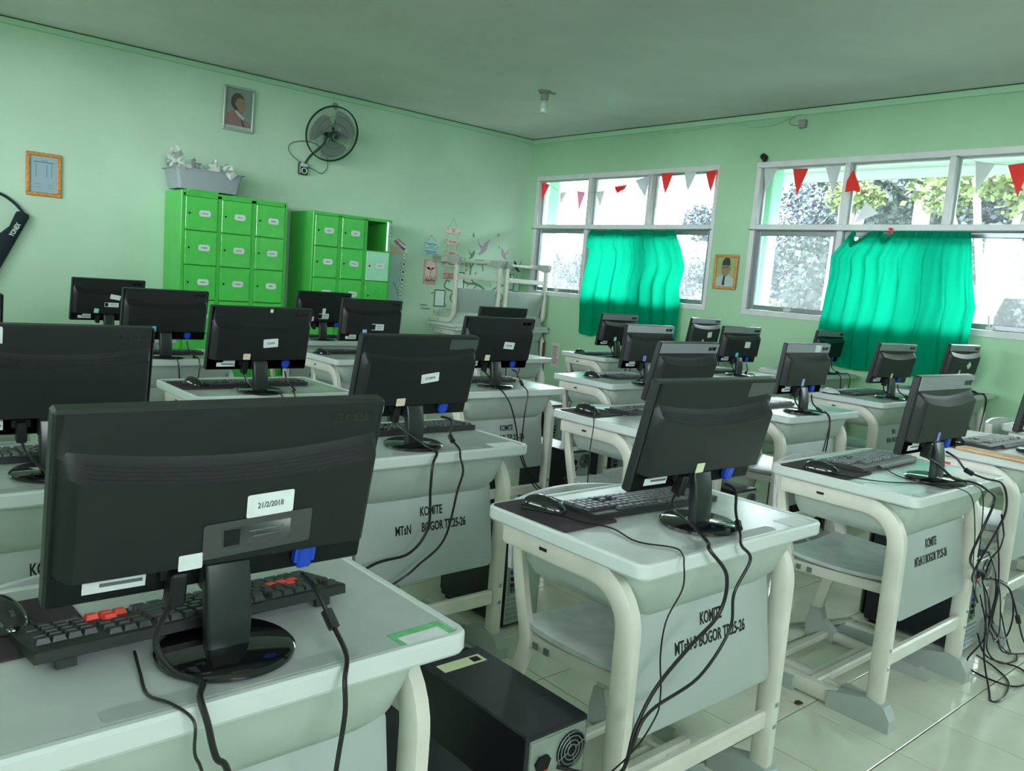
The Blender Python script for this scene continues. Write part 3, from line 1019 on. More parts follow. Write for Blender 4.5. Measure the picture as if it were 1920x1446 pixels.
# ================================================================ desks
def make_desk(name, label):
    t = thing(name, label, 'desk')
    loops = [(0.012, 0.716), (0.003, 0.719), (0.0, 0.724), (0.0, 0.748), (0.004, 0.7525), (0.012, 0.7525), (0.0155, 0.750)]
    P = [rrect(-0.35 + i, 0.35 - i, -0.25 + i, 0.25 - i, max(0.028 - i, 0.01), 4) for i, z in loops]
    n = len(P[0])
    e = MB()
    vs = [(p[0], p[1], loops[k][1]) for k, L in enumerate(P) for p in L]
    fs = [(k * n + q, k * n + (q + 1) % n, (k + 1) * n + (q + 1) % n, (k + 1) * n + q) for k in range(len(P) - 1) for q in range(n)]
    fs.append(tuple(reversed(range(n))))
    e.add(vs, fs)
    top = e.build('desk_edge', M_DEDGE, t, fixn=True, smooth=30)
    MB().prism(rrect(-0.3345, 0.3345, -0.2345, 0.2345, 0.014, 4), 2, 0.740, 0.7501).build('desktop', M_DTOP, t, smooth=0)
    MB().prism(rrect(-0.17, 0.17, -0.228, -0.196, 0.012, 4), 2, 0.7495, 0.7507).build('pencil_groove', M_TROUGH, t, smooth=0)
    tl = [((-0.292, 0.292, -0.222, 0.205), 0.05, 0.716), ((-0.285, 0.285, -0.214, 0.205), 0.05, 0.68), ((-0.272, 0.272, -0.19, 0.202), 0.05, 0.62), ((-0.25, 0.25, -0.16, 0.195), 0.05, 0.588), ((-0.21, 0.21, -0.12, 0.16), 0.04, 0.580)]
    P = [rrect(*q, r, 4) for q, r, z in tl]
    n = len(P[0])
    vs = [(p[0], p[1], tl[k][2]) for k, L in enumerate(P) for p in L]
    fs = [(k * n + q, k * n + (q + 1) % n, (k + 1) * n + (q + 1) % n, (k + 1) * n + q) for k in range(len(P) - 1) for q in range(n)]
    fs += [tuple(range(n)), tuple((len(P) - 1) * n + q for q in reversed(range(n)))]
    MB().add(vs, fs).build('book_tray', M_TRAY, t)
    sec = [(0.017, 0.018), (0.012, 0.026), (-0.012, 0.026), (-0.017, 0.018), (-0.017, -0.018), (-0.012, -0.026), (0.012, -0.026), (0.017, -0.018)]
    for s in (-1, 1):
        X = 0.30 * s
        pa = [(X, 0.215, 0.686), (X, 0.05, 0.686), (X, -0.075, 0.686)]
        pa += [(X, y, z) for y, z in arc((-0.075, 0.576), 0.11, R(90), R(180), 8)][1:]
        pa += [(X, -0.185, 0.30), (X, -0.185, 0.09)]
        pa += [(X, y, z) for y, z in arc((-0.135, 0.086), 0.05, R(180), R(270), 6)][1:]
        pa += [(X, 0.0, 0.034), (X, 0.21, 0.034)]
        fr = MB().sweep(pa, sec).build('side_frame', M_DFRAME, t)
        MB().box(X - 0.001 + s * 0.017, X + 0.001 + s * 0.017, 0.06, 0.085, 0.682, 0.690).build('slot', M_INK, fr, smooth=0)
        sc = MB()
        for z in (0.195, 0.255):
            sc.lathe([(0.0005, -0.003), (0.008, -0.003), (0.008, 0.002), (0.0005, 0.002)], 8, (0, 0, 0)) if False else sc.box(X - 0.007, X + 0.007, -0.2135, -0.210, z - 0.007, z + 0.007, 0.002)
        sc.build('screw', M_ALU, fr, smooth=0)
        bt = MB().prism([(-0.245, 0), (-0.245, 0.04), (-0.222, 0.078), (-0.17, 0.088), (-0.04, 0.055), (-0.04, 0)], 0, X - 0.0235, X + 0.0235)
        bt.build('front_boot', M_BOOT, t, smooth=0)
        MB().prism([(0.08, 0), (0.08, 0.052), (0.225, 0.046), (0.245, 0)], 0, X - 0.0235, X + 0.0235).build('rear_boot', M_BOOT, t, smooth=0)
    MB().box(-0.283, 0.283, -0.197, -0.173, 0.185, 0.235, 0.006).build('crossbar', M_DFRAME, t, smooth=0)
    MB().box(-0.283, 0.283, 0.02, 0.055, 0.02, 0.05, 0.006).build('floor_bar', M_DFRAME, t, smooth=0)
    pn = MB()
    L = [(0.007, -0.012), (0.001, -0.009), (0.0, -0.005), (0.0, 0.009)]
    P = [rrect(-0.262 + i, 0.262 - i, i, 0.288 - i, 0.022, 4) for i, y in L]
    n = len(P[0])
    vs = [(p[0], L[k][1], p[1]) for k, q in enumerate(P) for p in q]
    fs = [(k * n + q, k * n + (q + 1) % n, (k + 1) * n + (q + 1) % n, (k + 1) * n + q) for k in range(len(P) - 1) for q in range(n)]
    fs += [tuple(reversed(range(n))), tuple((len(P) - 1) * n + q for q in range(n))]
    pn.add(vs, fs)
    p = pn.build('front_panel', M_PANEL, t, loc=(0, -0.193, 0.332), rot=(R(-9), 0, 0), smooth=30)
    return t, p


def panel_text(panel, l1, l2, w2, h=0.030, cx=0.01, z1=0.216, z2=0.166, w1=None):
    lettering(l1, w1 if w1 else 0.10, h, M_INK, panel, (cx, -0.0125, z1), bold=0.02)
    lettering(l2, w2, h, M_INK, panel, (cx, -0.0125, z2), bold=0.02)


DESKS = {  # (row, seat): x of the near corner, y of the near edge
    (1, 0): (0.070, 0.925), (1, 1): (1.243, 0.980), (1, 2): (2.465, 0.965), (1, 3): (3.560, 1.000), (1, 4): (4.740, 1.010),
    (2, 0): (0.060, 1.980), (2, 1): (1.140, 1.980), (2, 2): (2.468, 2.045), (2, 3): (3.548, 2.020), (2, 4): (4.790, 2.150), (2, 5): (5.880, 2.150),
    (3, 0): (0.000, 3.200), (3, 1): (1.145, 3.140), (3, 2): (2.345, 3.030), (3, 3): (3.485, 3.110), (3, 4): (4.800, 3.290), (3, 5): (5.880, 3.200),
    (4, 1): (1.130, 4.310), (4, 2): (2.365, 4.275), (4, 3): (3.475, 4.320), (4, 4): (4.750, 4.350), (4, 5): (5.850, 4.380),
    (5, 1): (1.150, 5.440), (5, 2): (2.560, 5.370)}
ORD = ['first', 'second', 'third', 'fourth', 'fifth', 'sixth']
ROWN = {1: 'front row', 2: 'second row', 3: 'third row', 4: 'fourth row', 5: 'fifth row'}
FIRST = {1: 0, 2: 0, 3: 0, 4: 1, 5: 1}


def where(rc):
    return '%s seat toward the windows in the %s' % (ORD[rc[1] - FIRST[rc[0]]], ROWN[rc[0]])


desk0, pan0 = make_desk('school_desk', 'x')
blank_panel_kids = None
TEXTS = {(1, 0): None, (2, 5): None, (1, 4): None}
SPECIAL = {(2, 1): ('MTsN      BOGOR TP.25-26', 0.272), (3, 2): ('   BOGOR TP.25-26', 0.24), (2, 4): ('MTsN  BOGOR TP', 0.20), (1, 1): ('MTsN 3 BOGOR TP.25-26', 0.275)}
desk_objs = {}
k = 0
for rc, (dx, dy) in DESKS.items():
    d = place(desk0, k > 0, (dx + 0.35, dy + 0.25, 0), 0, 'pale grey plastic school desk, ' + where(rc), 'school desks in rows')
    desk_objs[rc] = d
    k += 1
# corner desks and the two stacked upside down on them
for i, x in enumerate((5.665, 6.345)):
    d = copy_tree(desk0)
    d.location = (x, 7.285, 0)
    d['label'] = ('pale grey desk in the far corner carrying a flipped desk, window side' if i else 'pale grey desk in the far corner carrying a flipped desk, poster side')
    d['group'] = 'corner desks'
for i, x in enumerate((5.60, 6.31)):
    d = copy_tree(desk0)
    d.location = (x, 7.275, 1.5055)
    d.rotation_euler = (0, R(180), 0)
    d['label'] = ('upside-down desk stacked in the corner in front of the window edge' if i else 'upside-down desk stacked in the corner in front of the tree decal')
    d['group'] = 'flipped desks'
for rc, d in desk_objs.items():
    p = [c for c in d.children if c.name.startswith('front_panel')][0]
    if rc in ((2, 3),):
        continue
    sp = SPECIAL.get(rc, ('MTsN 3 BOGOR TP.25-26', 0.25))
    panel_text(p, 'KOMITE' if rc != (2, 4) else 'SN 1', sp[0], sp[1], cx=-0.01 if rc == (1, 2) else 0.015, w1=0.085 if rc != (2, 4) else 0.05)
rp = [o for o in C.objects if o.get('label') == 'pale grey desk in the far corner carrying a flipped desk, window side'][0]
MB().box(0.316, 0.3185, -0.208, -0.164, 0.30, 0.62).box(0.284, 0.3165, -0.2125, -0.2105, 0.36, 0.60).build('rust_patch', M_RUST, rp, smooth=0)

# paper labels stuck on desktops
def desk_sticker(rc, x0, x1, y0, y1, mat, rz=0, text=False):
    d = desk_objs[rc]
    cx, cy = (x0 + x1) / 2, (y0 + y1) / 2
    o = MB().box(-(x1 - x0) / 2, (x1 - x0) / 2, -(y1 - y0) / 2, (y1 - y0) / 2, 0, 0.0006).build('desk_label', mat, d, loc=(cx - d.location.x, cy - d.location.y, 0.7504), rot=(0, 0, rz), smooth=0)
    if text:
        MB().box(-(x1 - x0) * 0.42, (x1 - x0) * 0.36, -(y1 - y0) * 0.42, (y1 - y0) * 0.16, 0.0006, 0.0011).build('printed_paper', M_WHITE, o, smooth=0)


desk_sticker((1, 0), 0.652, 0.748, 0.932, 0.984, M_GREENP, 0.05, True)
desk_sticker((2, 1), 1.70, 1.81, 1.99, 2.05, M_WHITE, -0.05)
desk_sticker((1, 1), 1.82, 1.91, 0.995, 1.05, M_DEDGE)
desk_sticker((1, 2), 2.52, 2.58, 0.978, 1.02, M_DEDGE)


# ================================================================ chairs
def make_chair(name, label):
    t = thing(name, label, 'chair')
    sec = [(0.0135, 0.012), (0.009, 0.019), (-0.009, 0.019), (-0.0135, 0.012), (-0.0135, -0.012), (-0.009, -0.019), (0.009, -0.019), (0.0135, -0.012)]
    for s in (-1, 1):
        X = 0.195 * s
        pa = smooth_path([(X, 0.070, 0.725), (X, 0.062, 0.64), (X, 0.030, 0.50), (X, 0.004, 0.41), (X, 0.002, 0.37), (X, 0.03, 0.27), (X, 0.062, 0.13), (X, 0.066, 0.075)], 4)
        MB().sweep(pa, sec).build('upright', M_DFRAME, t)
        MB().sweep([(X, 0.05, 0.03), (X, -0.10, 0.026), (X, -0.32, 0.022)], [(a * 1.05, b * 0.9) for a, b in sec]).build('runner', M_DFRAME, t)
        MB().prism([(0.095, 0), (0.098, 0.06), (0.085, 0.12), (0.045, 0.125), (0.03, 0.08), (-0.02, 0.05), (-0.02, 0)], 0, X - 0.018, X + 0.018).build('heel_boot', M_BOOT, t, smooth=0)
        MB().prism([(-0.25, 0), (-0.25, 0.046), (-0.34, 0.042), (-0.372, 0.022), (-0.372, 0)], 0, X - 0.019, X + 0.019).build('toe_boot', M_BOOT, t, smooth=0)
        rl = MB().sweep([(X * 0.97, 0.01, 0.392), (X * 0.95, -0.15, 0.397), (X * 0.9, -0.33, 0.405)], [(0.012, 0.014), (-0.012, 0.014), (-0.012, -0.02), (0.012, -0.02)]).build('seat_rail', M_DFRAME, t, smooth=0)
        sc = MB()
        for y in (-0.045, -0.085):
            sc.box(X + s * 0.011, X + s * 0.0145, y - 0.007, y + 0.007, 0.384, 0.398, 0.002)
        sc.build('screw', M_ALU, rl, smooth=0)
    def seat(u, v):
        a = 2 * u - 1
        y = 0.03 - 0.40 * v
        k = 1 - 0.16 * max(0, (v - 0.75) / 0.25) ** 2 - 0.10 * max(0, (0.2 - v) / 0.2) ** 2
        return (0.205 * a * k, y, 0.428 + 0.012 * a * a - 0.010 * math.sin(PI * min(1, v * 1.15)) + 0.004 * v)
    MB().grid(seat, 12, 10, (0, 0, -0.013)).build('seat', M_SEAT, t)
    def back(u, v):
        a = 2 * u - 1
        z = 0.56 + 0.185 * v
        k = 1 - 0.10 * v * v
        return (0.215 * a * k, 0.060 + 0.02 * v + 0.022 * (1 - a * a), z - 0.012 * a * a * v)
    MB().grid(back, 12, 6, (0, 0.013, 0)).build('backrest', M_SEAT, t)
    MB().box(-0.183, 0.183, 0.0, 0.03, 0.018, 0.04, 0.004).build('crossbar', M_DFRAME, t, smooth=0)
    MB().box(-0.183, 0.183, -0.15, -0.12, 0.012, 0.036, 0.004).build('crossbar', M_DFRAME, t, smooth=0)
    return t


chair0 = make_chair('school_chair', 'x')
k = 0
for rc, (dx, dy) in DESKS.items():
    cx, cy = dx + 0.335, dy + 0.462
    if rc == (1, 4):
        cy += 0.06
    place(chair0, k > 0, (cx, cy, 0), R([0, 1.5, -1, 0.5, -2][(rc[0] * 7 + rc[1] * 3) % 5]), 'grey plastic chair pushed under the desk, ' + where(rc), 'school chairs behind the desks')
    k += 1

# ================================================================ monitors
PH = {'W': (0.439, 0.266), 'S': (0.411, 0.257)}


def back_y(u, v, D):
    """Depth of the rear shell (toward -Y) at u in -1..1 and v in 0..1."""
    return 0


def make_monitor(kind):
    w, h = PH[kind]
    t = thing('computer_monitor', 'x', 'monitor')
    D = 0.032
    hd = MB()
    hd.box(-w / 2, w / 2, -0.012, 0.014, 0, h, 0.004)
    head = hd.build('bezel', M_BEZEL, t, loc=(0, 0.045, 0.094), smooth=0)
    MB().box(-w / 2 + 0.014, w / 2 - 0.014, 0.0138, 0.0146, 0.02, h - 0.014).build('screen', M_SCREEN, head, smooth=0)
    # rear shell: flat upper band, a curved ridge, a raised body and a recessed connector strip
    us = [-1, -0.985, -0.955, -0.93, -0.90, -0.8, -0.6, -0.4, -0.2, 0, 0.2, 0.4, 0.6, 0.8, 0.90, 0.93, 0.955, 0.985, 1]
    rows = [(0.0, 0), (0.165, 0), (0.185, 1), (0.45, 1), (0.60, 1), ('r', 0.98), ('s', 0.30), ('t', 0.08), (1.0, 0)]
    vs, fs = [], []
    for u in us:
        e = abs(u)
        side = 0 if e >= 0.985 else (0.55 if e > 0.94 else (0.85 if e > 0.92 else 1))
        sag = 0.075 * (1 - (u / 0.93) ** 2) if e < 0.93 else 0
        for v, d in rows:
            if v == 'r':
                v = 0.715 - sag
            elif v == 's':
                v = 0.785 - sag
            elif v == 't':
                v = 0.815 - sag * 0.9
            vs.append((u * w * 0.492, -0.012 - D * d * side, 0.004 + v * (h - 0.008)))
    nr = len(rows)
    fs = [(i * nr + j, (i + 1) * nr + j, (i + 1) * nr + j + 1, i * nr + j + 1) for i in range(len(us) - 1) for j in range(nr - 1)]
    sh = MB().add(vs, fs).build('back_cover', M_BLACK, t, loc=(0, 0.045, 0.094), smooth=28)
    for part in (head, sh):
        part['tilts'] = 1
    # vent louvres along the ridge
    vt = MB()
    for q in range(5):
        pts = []
        for u in [-0.86 + 1.72 * i / 16 for i in range(17)]:
            sag = 0.075 * (1 - (u / 0.93) ** 2)
            f = (q + 0.5) / 5
            v = 0.715 - sag + 0.07 * f
            d = 0.98 + (0.30 - 0.98) * f
            pts.append((u * w * 0.492, -0.0125 - D * d, 0.004 + v * (h - 0.008)))
        vt.tube(pts, 0.0011, 4)
    vt.build('vent_slat', M_BLACK, sh, kind='stuff')
    if kind == 'S':
        MB().box(-w / 2 + 0.003, w / 2 - 0.003, -0.0145, -0.0118, h * 0.823, h - 0.002, 0.001).build('sheen_band', M_BAND, sh, smooth=0, label='ribbed band along the top of the back, window sheen in its colour')
    # connectors
    MB().box(-0.085, -0.045, -0.024, -0.012, 0.022, 0.042, 0.002).build('power_socket', M_INK, sh, smooth=0)
    MB().box(-0.032, 0.032, -0.030, -0.012, 0.0, 0.05, 0.004).build('hinge_block', M_COLUMN, sh, smooth=0)
    # stand
    st = MB()
    def sec(hw, hd_):
        return rrect(-hw, hw, -hd_, hd_, min(hw, hd_) * 0.45, 3)
    L = [(0.030, 0.013, 0.0, 0.012), (0.031, 0.013, 0.0, 0.05), (0.031, 0.012, 0.006, 0.10), (0.031, 0.010, 0.012, 0.128)]
    P = [sec(a, b) for a, b, y, z in L]
    n = len(P[0])
    vs = [(p[0], p[1] + L[i][2], L[i][3]) for i, q in enumerate(P) for p in q]
    fs = [(i * n + q, i * n + (q + 1) % n, (i + 1) * n + (q + 1) % n, (i + 1) * n + q) for i in range(3) for q in range(n)]
    fs += [tuple(reversed(range(n))), tuple(3 * n + q for q in range(n))]
    st.add(vs, fs).build('stand_column', M_COLUMN, t)
    MB().lathe([(0.0005, 0), (0.088, 0), (0.093, 0.003), (0.093, 0.008), (0.086, 0.0135), (0.0005, 0.0145)], 40).build('stand_base', M_GLOSS, t)
    return t


M_BAND = M('band_sheen_plastic', '#8b8f95', 0.30, 0.5, 0.25)  # silver tone holds the window light the top band reflects
_nt = M_BAND.node_tree
_tc = _nt.nodes.new('ShaderNodeTexCoord')
_wv = _nt.nodes.new('ShaderNodeTexWave')
_wv.bands_direction = 'Z'
_wv.inputs['Scale'].default_value = 55
_nt.links.new(_tc.outputs['Object'], _wv.inputs['Vector'])
_bp = _nt.nodes.new('ShaderNodeBump')
_bp.inputs['Strength'].default_value = 0.35
_bp.inputs['Distance'].default_value = 0.001
_nt.links.new(_wv.outputs['Fac'], _bp.inputs['Height'])
_nt.links.new(_bp.outputs['Normal'], _nt.nodes['Principled BSDF'].inputs['Normal'])

mon0 = {'W': make_monitor('W'), 'S': make_monitor('S')}
used = {'W': 0, 'S': 0}


def surf_y(u, v):
    """Outer surface of the back cover at panel coords u -.5...5, v 0..1."""
    e = abs(u) * 2 / 0.984
    if v < 0.17 or v > 0.82 or e > 0.95:
        return -0.0125
    sag = 0.075 * (1 - (e / 0.93) ** 2) if e < 0.93 else 0
    if v < 0.715 - sag:
        return -0.0445
    return -0.0125 - 0.032 * max(0.0, min(1.0, 0.98 - 0.68 * (v - 0.715 + sag) / 0.07))


def sticker(mon, kind, mat, u, v, sw, sh_, rot=0, text=None, emblem=False, name='sticker', tmat=None):
    w, h = PH[kind]
    cover = [c for c in mon.children if c.name.startswith('back_cover')][0]
    y = surf_y(u, v) - 0.0006
    o = MB().prism(rrect(-sw / 2, sw / 2, -sh_ / 2, sh_ / 2, min(sw, sh_) * 0.08, 2), 1, -0.0006, 0.0002).build(name, mat, cover, loc=(u * w, y, v * h), rot=(0, R(rot), 0), smooth=0)
    if emblem:
        a = R(rot)
        ox = -sw * 0.36
        MB().box(-sh_ * 0.36, sh_ * 0.36, -0.0012, -0.0006, -sh_ * 0.4, sh_ * 0.4).build('emblem', M_INK, cover, loc=(u * w + ox * math.cos(a), y, v * h - ox * math.sin(a)), rot=(0, a, 0), smooth=0)
        MB().box(-sw * 0.26, sw * 0.26, -0.0011, -0.0006, sh_ * 0.12, sh_ * 0.2).box(-sw * 0.20, sw * 0.20, -0.0011, -0.0006, -sh_ * 0.16, -sh_ * 0.10).build('printed_line', M_PRINT, cover, loc=(u * w + sw * 0.14 * math.cos(a), y, v * h - sw * 0.14 * math.sin(a)), rot=(0, a, 0), smooth=0)
    if text:
        lettering(text, sw * 0.55, sh_ * 0.25, tmat or M_PRINT, cover, (u * w, y - 0.0008, v * h), (R(90), R(rot), 0))
    return o


def logo(mon, kind, mat, u=0.385, v=0.905, w_=0.062, h_=0.0165):
    w, h = PH[kind]
    cover = [c for c in mon.children if c.name.startswith('back_cover')][0]
    lettering('acer', w_, h_, mat, cover, (u * w, (-0.0150 if kind == 'S' else -0.0125) - 0.0004, v * h), bold=0.035, name='logo')


MON = {  # row, seat: kind, x, y, yaw, tilt, label
    (1, 0): ('W', 0.434, 1.094, -0.8, 12.2, 'large black monitor filling the near corner, taped white asset label on its back'),
    (1, 1): ('W', 1.603, 1.162, -2.0, 12.6, 'black monitor with lemon sticker and pink scrap on its vent ridge'),
    (1, 2): ('S', 2.804, 1.103, -0.9, 7.1, 'sheen-banded black monitor with violet sticker, before the cable tangle'),
    (1, 3): ('S', 3.912, 1.120, -1.0, 8.0, 'black monitor cut by the picture edge beside the wooden board'),
    (2, 0): ('W', 0.446, 2.176, -1.1, 9.7, 'black monitor with large white label on its top edge'),
    (2, 1): ('W', 1.451, 2.150, 0.4, 13.1, 'black monitor with tilted white label and peach sticker, second row'),
    (2, 2): ('S', 2.836, 2.180, 1.3, 13.6, 'sheen-banded monitor half hidden behind the lemon-sticker monitor'),
    (2, 3): ('S', 3.797, 2.150, -0.1, 6.6, 'sheen-banded monitor with white square beside its logo'),
    (2, 4): ('S', 5.136, 2.315, -5.6, 11.0, 'sheen-banded monitor standing before the wide green curtain'),
    (2, 5): ('S', 6.238, 2.328, -6.6, 9.6, 'sheen-banded monitor by the curtain edge with diamond white sticker'),
    (3, 0): ('W', 0.317, 3.392, -1.1, 9.7, 'black monitor showing only a sliver at the picture edge'),
    (3, 1): ('W', 1.433, 3.265, 1.5, 11.3, 'black monitor with white and peach labels before the taller locker'),
    (3, 2): ('W', 2.665, 3.214, -2.2, 12.0, 'black monitor with upright white label before the flipped desks'),
    (3, 3): ('S', 3.753, 3.122, -1.7, 5.6, 'sheen-banded monitor with violet-blue sticker below the green curtain'),
    (3, 4): ('S', 5.045, 3.366, -4.5, 8.0, 'sheen-banded monitor with white square and cyan sticker against green wall'),
    (3, 5): ('S', 6.254, 3.351, -0.7, 9.7, 'small dark monitor directly in front of the wide curtain fold'),
    (4, 1): ('W', 1.434, 4.447, 3.1, 9.8, 'black monitor with sky-blue sticker and blue plug before the taller locker'),
    (4, 2): ('W', 2.708, 4.499, 1.4, 6.5, 'black monitor with pale blue sticker and barcode label before shorter locker'),
    (4, 3): ('W', 3.673, 4.382, 2.3, 10.0, 'black monitor whose top alone shows below the flipped desks'),
    (4, 4): ('S', 4.935, 4.435, -1.3, 10.3, 'sheen-banded monitor with mint sticker below the narrow curtain'),
    (4, 5): ('S', 6.156, 4.490, -1.9, 9.7, 'sheen-banded monitor with pink sticker and white square by the wall'),
    (5, 1): ('W', 1.460, 5.604, 5.7, 9.6, 'black monitor with several white labels against the bare mint wall'),
    (5, 2): ('W', 2.906, 5.521, 1.6, 11.7, 'black monitor with stacked white tags before the gap between lockers')}
mons = {}
ZT = 0.7508
for rc, (kd, x, y, yaw, tl, lab) in MON.items():
    a = R(yaw)
    bx, by = x + 0.045 * math.sin(a), y - 0.045 * math.cos(a)
    m = place(mon0[kd], used[kd] > 0, (bx, by, ZT), a, lab, 'computer monitors on the desks')
    used[kd] += 1
    for c in m.children:
        if c.name.startswith(('bezel', 'back_cover')):
            c.rotation_euler = (R(tl), 0, 0)
    mons[rc] = m
for rc, (kd, *_r2) in MON.items():
    m = mons[rc]
    cover = [c for c in m.children if c.name.startswith('back_cover')][0]
    w, h = PH[kd]
    # plugs
    vx = 0.27 if kd == 'W' else 0.25
    MB().box(-0.011, 0.011, -0.017, 0, -0.026, 0.010, 0.003).box(-0.016, -0.011, -0.014, -0.003, -0.016, 0.006).box(0.011, 0.016, -0.014, -0.003, -0.016, 0.006).build('video_plug', M_BLUE, cover, loc=(vx * w, -0.012, 0.034), smooth=0)
    MB().box(-0.011, 0.011, -0.028, 0, -0.042, 0.008, 0.003).build('power_plug', M_CABLE, cover, loc=(-0.15 * w, -0.014, 0.032), smooth=0)
    # maker's specification label
    sp = MB().box(-0.038, 0.038, -0.0004, 0.0004, -0.014, 0.003).box(-0.012, 0.038, -0.0004, 0.0004, 0.003, 0.017)
    sp.build('specification_label', M_WHITE, cover, loc=(-0.315 * w, -0.0127, 0.108 * h), smooth=0)
    MB().box(-0.018, 0.034, -0.0009, -0.0004, -0.006, -0.001).build('printed_line', M_PRINT, cover, loc=(-0.315 * w, -0.0127, 0.108 * h), smooth=0)
    if rc != (1, 0) or True:
        logo(m, kd, M_LOGO)

m = mons[(1, 0)]
sticker(m, 'W', M_WHITE, 0.100, 0.50, 0.066, 0.034, -3, '21/2/2018')
sticker(m, 'W', M_TAPE, 0.075, 0.335, 0.152, 0.052, -3, name='tape')
sticker(m, 'W', M_WHITE, 0.068, 0.338, 0.096, 0.030, -3, emblem=True)
sticker(m, 'W', M_WHITE, -0.128, 0.225, 0.031, 0.023, -2)
sticker(m, 'W', M_PINK, 0.105, 0.775, 0.024, 0.008, 16)
m = mons[(1, 1)]
sticker(m, 'W', M_LOGOPATCH, 0.375, 0.905, 0.10, 0.036, 0, name='logo_film')
logo(m, 'W', M_LOGO, 0.375, 0.905)
sticker(m, 'W', M_LEMON, -0.075, 0.235, 0.028, 0.024, 0)
sticker(m, 'W', M_CREAM, 0.06, 0.755, 0.022, 0.006, 22)
m = mons[(1, 2)]
sticker(m, 'S', M_VIOLET, -0.10, 0.25, 0.018, 0.028, 0)
m = mons[(2, 0)]
sticker(m, 'W', M_WHITE, -0.36, 0.905, 0.104, 0.042, 0, 'I LCD-98')
sticker(m, 'W', M_MINT, -0.34, 0.225, 0.034, 0.026, 0)
m = mons[(2, 1)]
sticker(m, 'W', M_LOGOPATCH, 0.36, 0.905, 0.11, 0.034, 0, name='logo_film')
logo(m, 'W', M_LOGO, 0.36, 0.905)
sticker(m, 'W', M_WHITE, 0.06, 0.53, 0.066, 0.030, -8, '21/2/2018')
sticker(m, 'W', M_CREAM, -0.15, 0.235, 0.032, 0.025, -2)
m = mons[(3, 1)]
sticker(m, 'W', M_WHITE, 0.065, 0.47, 0.064, 0.036, -5, 'LCD 2018')
sticker(m, 'W', M_CREAM, -0.155, 0.25, 0.030, 0.025, 0)
sticker(m, 'W', M_WHITE, -0.13, 0.80, 0.008, 0.010, 20)
sticker(m, 'W', M_WHITE, 0.07, 0.955, 0.012, 0.014, 0)
m = mons[(3, 2)]
sticker(m, 'W', M_WHITE, 0.115, 0.50, 0.066, 0.036, 4, 'LCD 2018')
sticker(m, 'W', M_CREAM, -0.165, 0.255, 0.030, 0.030, 0)
sticker(m, 'W', M_WHITE, 0.09, 0.79, 0.012, 0.012, 10)
logo(m, 'W', M_LOGO)
m = mons[(4, 1)]
sticker(m, 'W', M_CYAN, -0.165, 0.25, 0.032, 0.028, 0)
m = mons[(4, 2)]
sticker(m, 'W', M_LBLUE, -0.145, 0.25, 0.030, 0.032, 0)
sticker(m, 'W', M_WHITE, 0.065, 0.37, 0.090, 0.040, 1, emblem=True)
m = mons[(4, 3)]
sticker(m, 'W', M_WHITE, 0.09, 0.80, 0.012, 0.012, 0)
m = mons[(5, 1)]
sticker(m, 'W', M_WHITE, 0.06, 0.60, 0.062, 0.030, 9)
sticker(m, 'W', M_WHITE, 0.015, 0.415, 0.085, 0.028, 1, emblem=True)
sticker(m, 'W', M_MINT, -0.185, 0.265, 0.028, 0.028, 6)
m = mons[(5, 2)]
sticker(m, 'W', M_WHITE, -0.02, 0.35, 0.082, 0.040, -1, emblem=True)
sticker(m, 'W', M_WHITE, -0.03, 0.50, 0.026, 0.040, 0)
sticker(m, 'W', M_PINK, -0.22, 0.27, 0.020, 0.034, 0)
m = mons[(2, 3)]
sticker(m, 'S', M_LBLUE, -0.10, 0.26, 0.022, 0.036, 0)
cv = [c for c in m.children if c.name.startswith('back_cover')][0]
MB().box(-0.026, 0.026, -0.0170, -0.0150, -0.018, 0.018).build('white_tag', M_WHITE, cv, loc=(0.20 * 0.411, 0, 0.905 * 0.257), smooth=0)
sticker(mons[(2, 4)], 'S', M_LEMON, -0.09, 0.235, 0.020, 0.030, 0)
sticker(mons[(2, 5)], 'S', M_WHITE, 0.13, 0.45, 0.042, 0.042, 40)
sticker(mons[(2, 5)], 'S', M_WHITE, -0.12, 0.25, 0.020, 0.034, 0)
sticker(mons[(3, 3)], 'S', M_VIOLET, -0.13, 0.26, 0.026, 0.032, 0)
sticker(mons[(3, 4)], 'S', M_CYAN, -0.12, 0.245, 0.030, 0.030, 0)
sticker(mons[(3, 4)], 'S', M_WHITE, 0.11, 0.53, 0.058, 0.044, 2)
sticker(mons[(4, 4)], 'S', M_MINT, -0.11, 0.25, 0.028, 0.032, 0)
sticker(mons[(4, 5)], 'S', M_PINK, -0.08, 0.21, 0.026, 0.036, 0)
sticker(mons[(4, 5)], 'S', M_WHITE, 0.11, 0.45, 0.058, 0.05, -6)

# ================================================================ keyboards
U = 0.019
KEYS = []


def _row(r, seq, c0=0.0):
    c = c0
    for it in seq:
        if it < 0:
            c += -it
            continue
        KEYS.append((c + it / 2, r, it, 1))
        c += it


_row(0, [1, -1, 1, 1, 1, 1, -.5, 1, 1, 1, 1, -.5, 1, 1, 1, 1])
_row(1.3, [1] * 13 + [2])
_row(2.3, [1.5] + [1] * 12 + [1.5])
_row(3.3, [1.75] + [1] * 11 + [2.25])
_row(4.3, [2.25] + [1] * 10 + [2.75])
_row(5.3, [1.25] * 3 + [6.25] + [1.25] * 4)
for r in (0, 1.3, 2.3):
    _row(r, [1, 1, 1], 15.25)
_row(4.3, [1], 16.25)
_row(5.3, [1, 1, 1], 15.25)
for r in (1.3, 2.3, 3.3, 4.3):
    _row(r, [1, 1, 1], 18.5)
_row(5.3, [2, 1], 18.5)
_row(1.3, [1], 21.5)
KEYS.append((22.0, 2.8, 1, 2))
KEYS.append((22.0, 4.8, 1, 2))


def key_z(y):
    return 0.0165 - 0.055 * (y + 0.07)


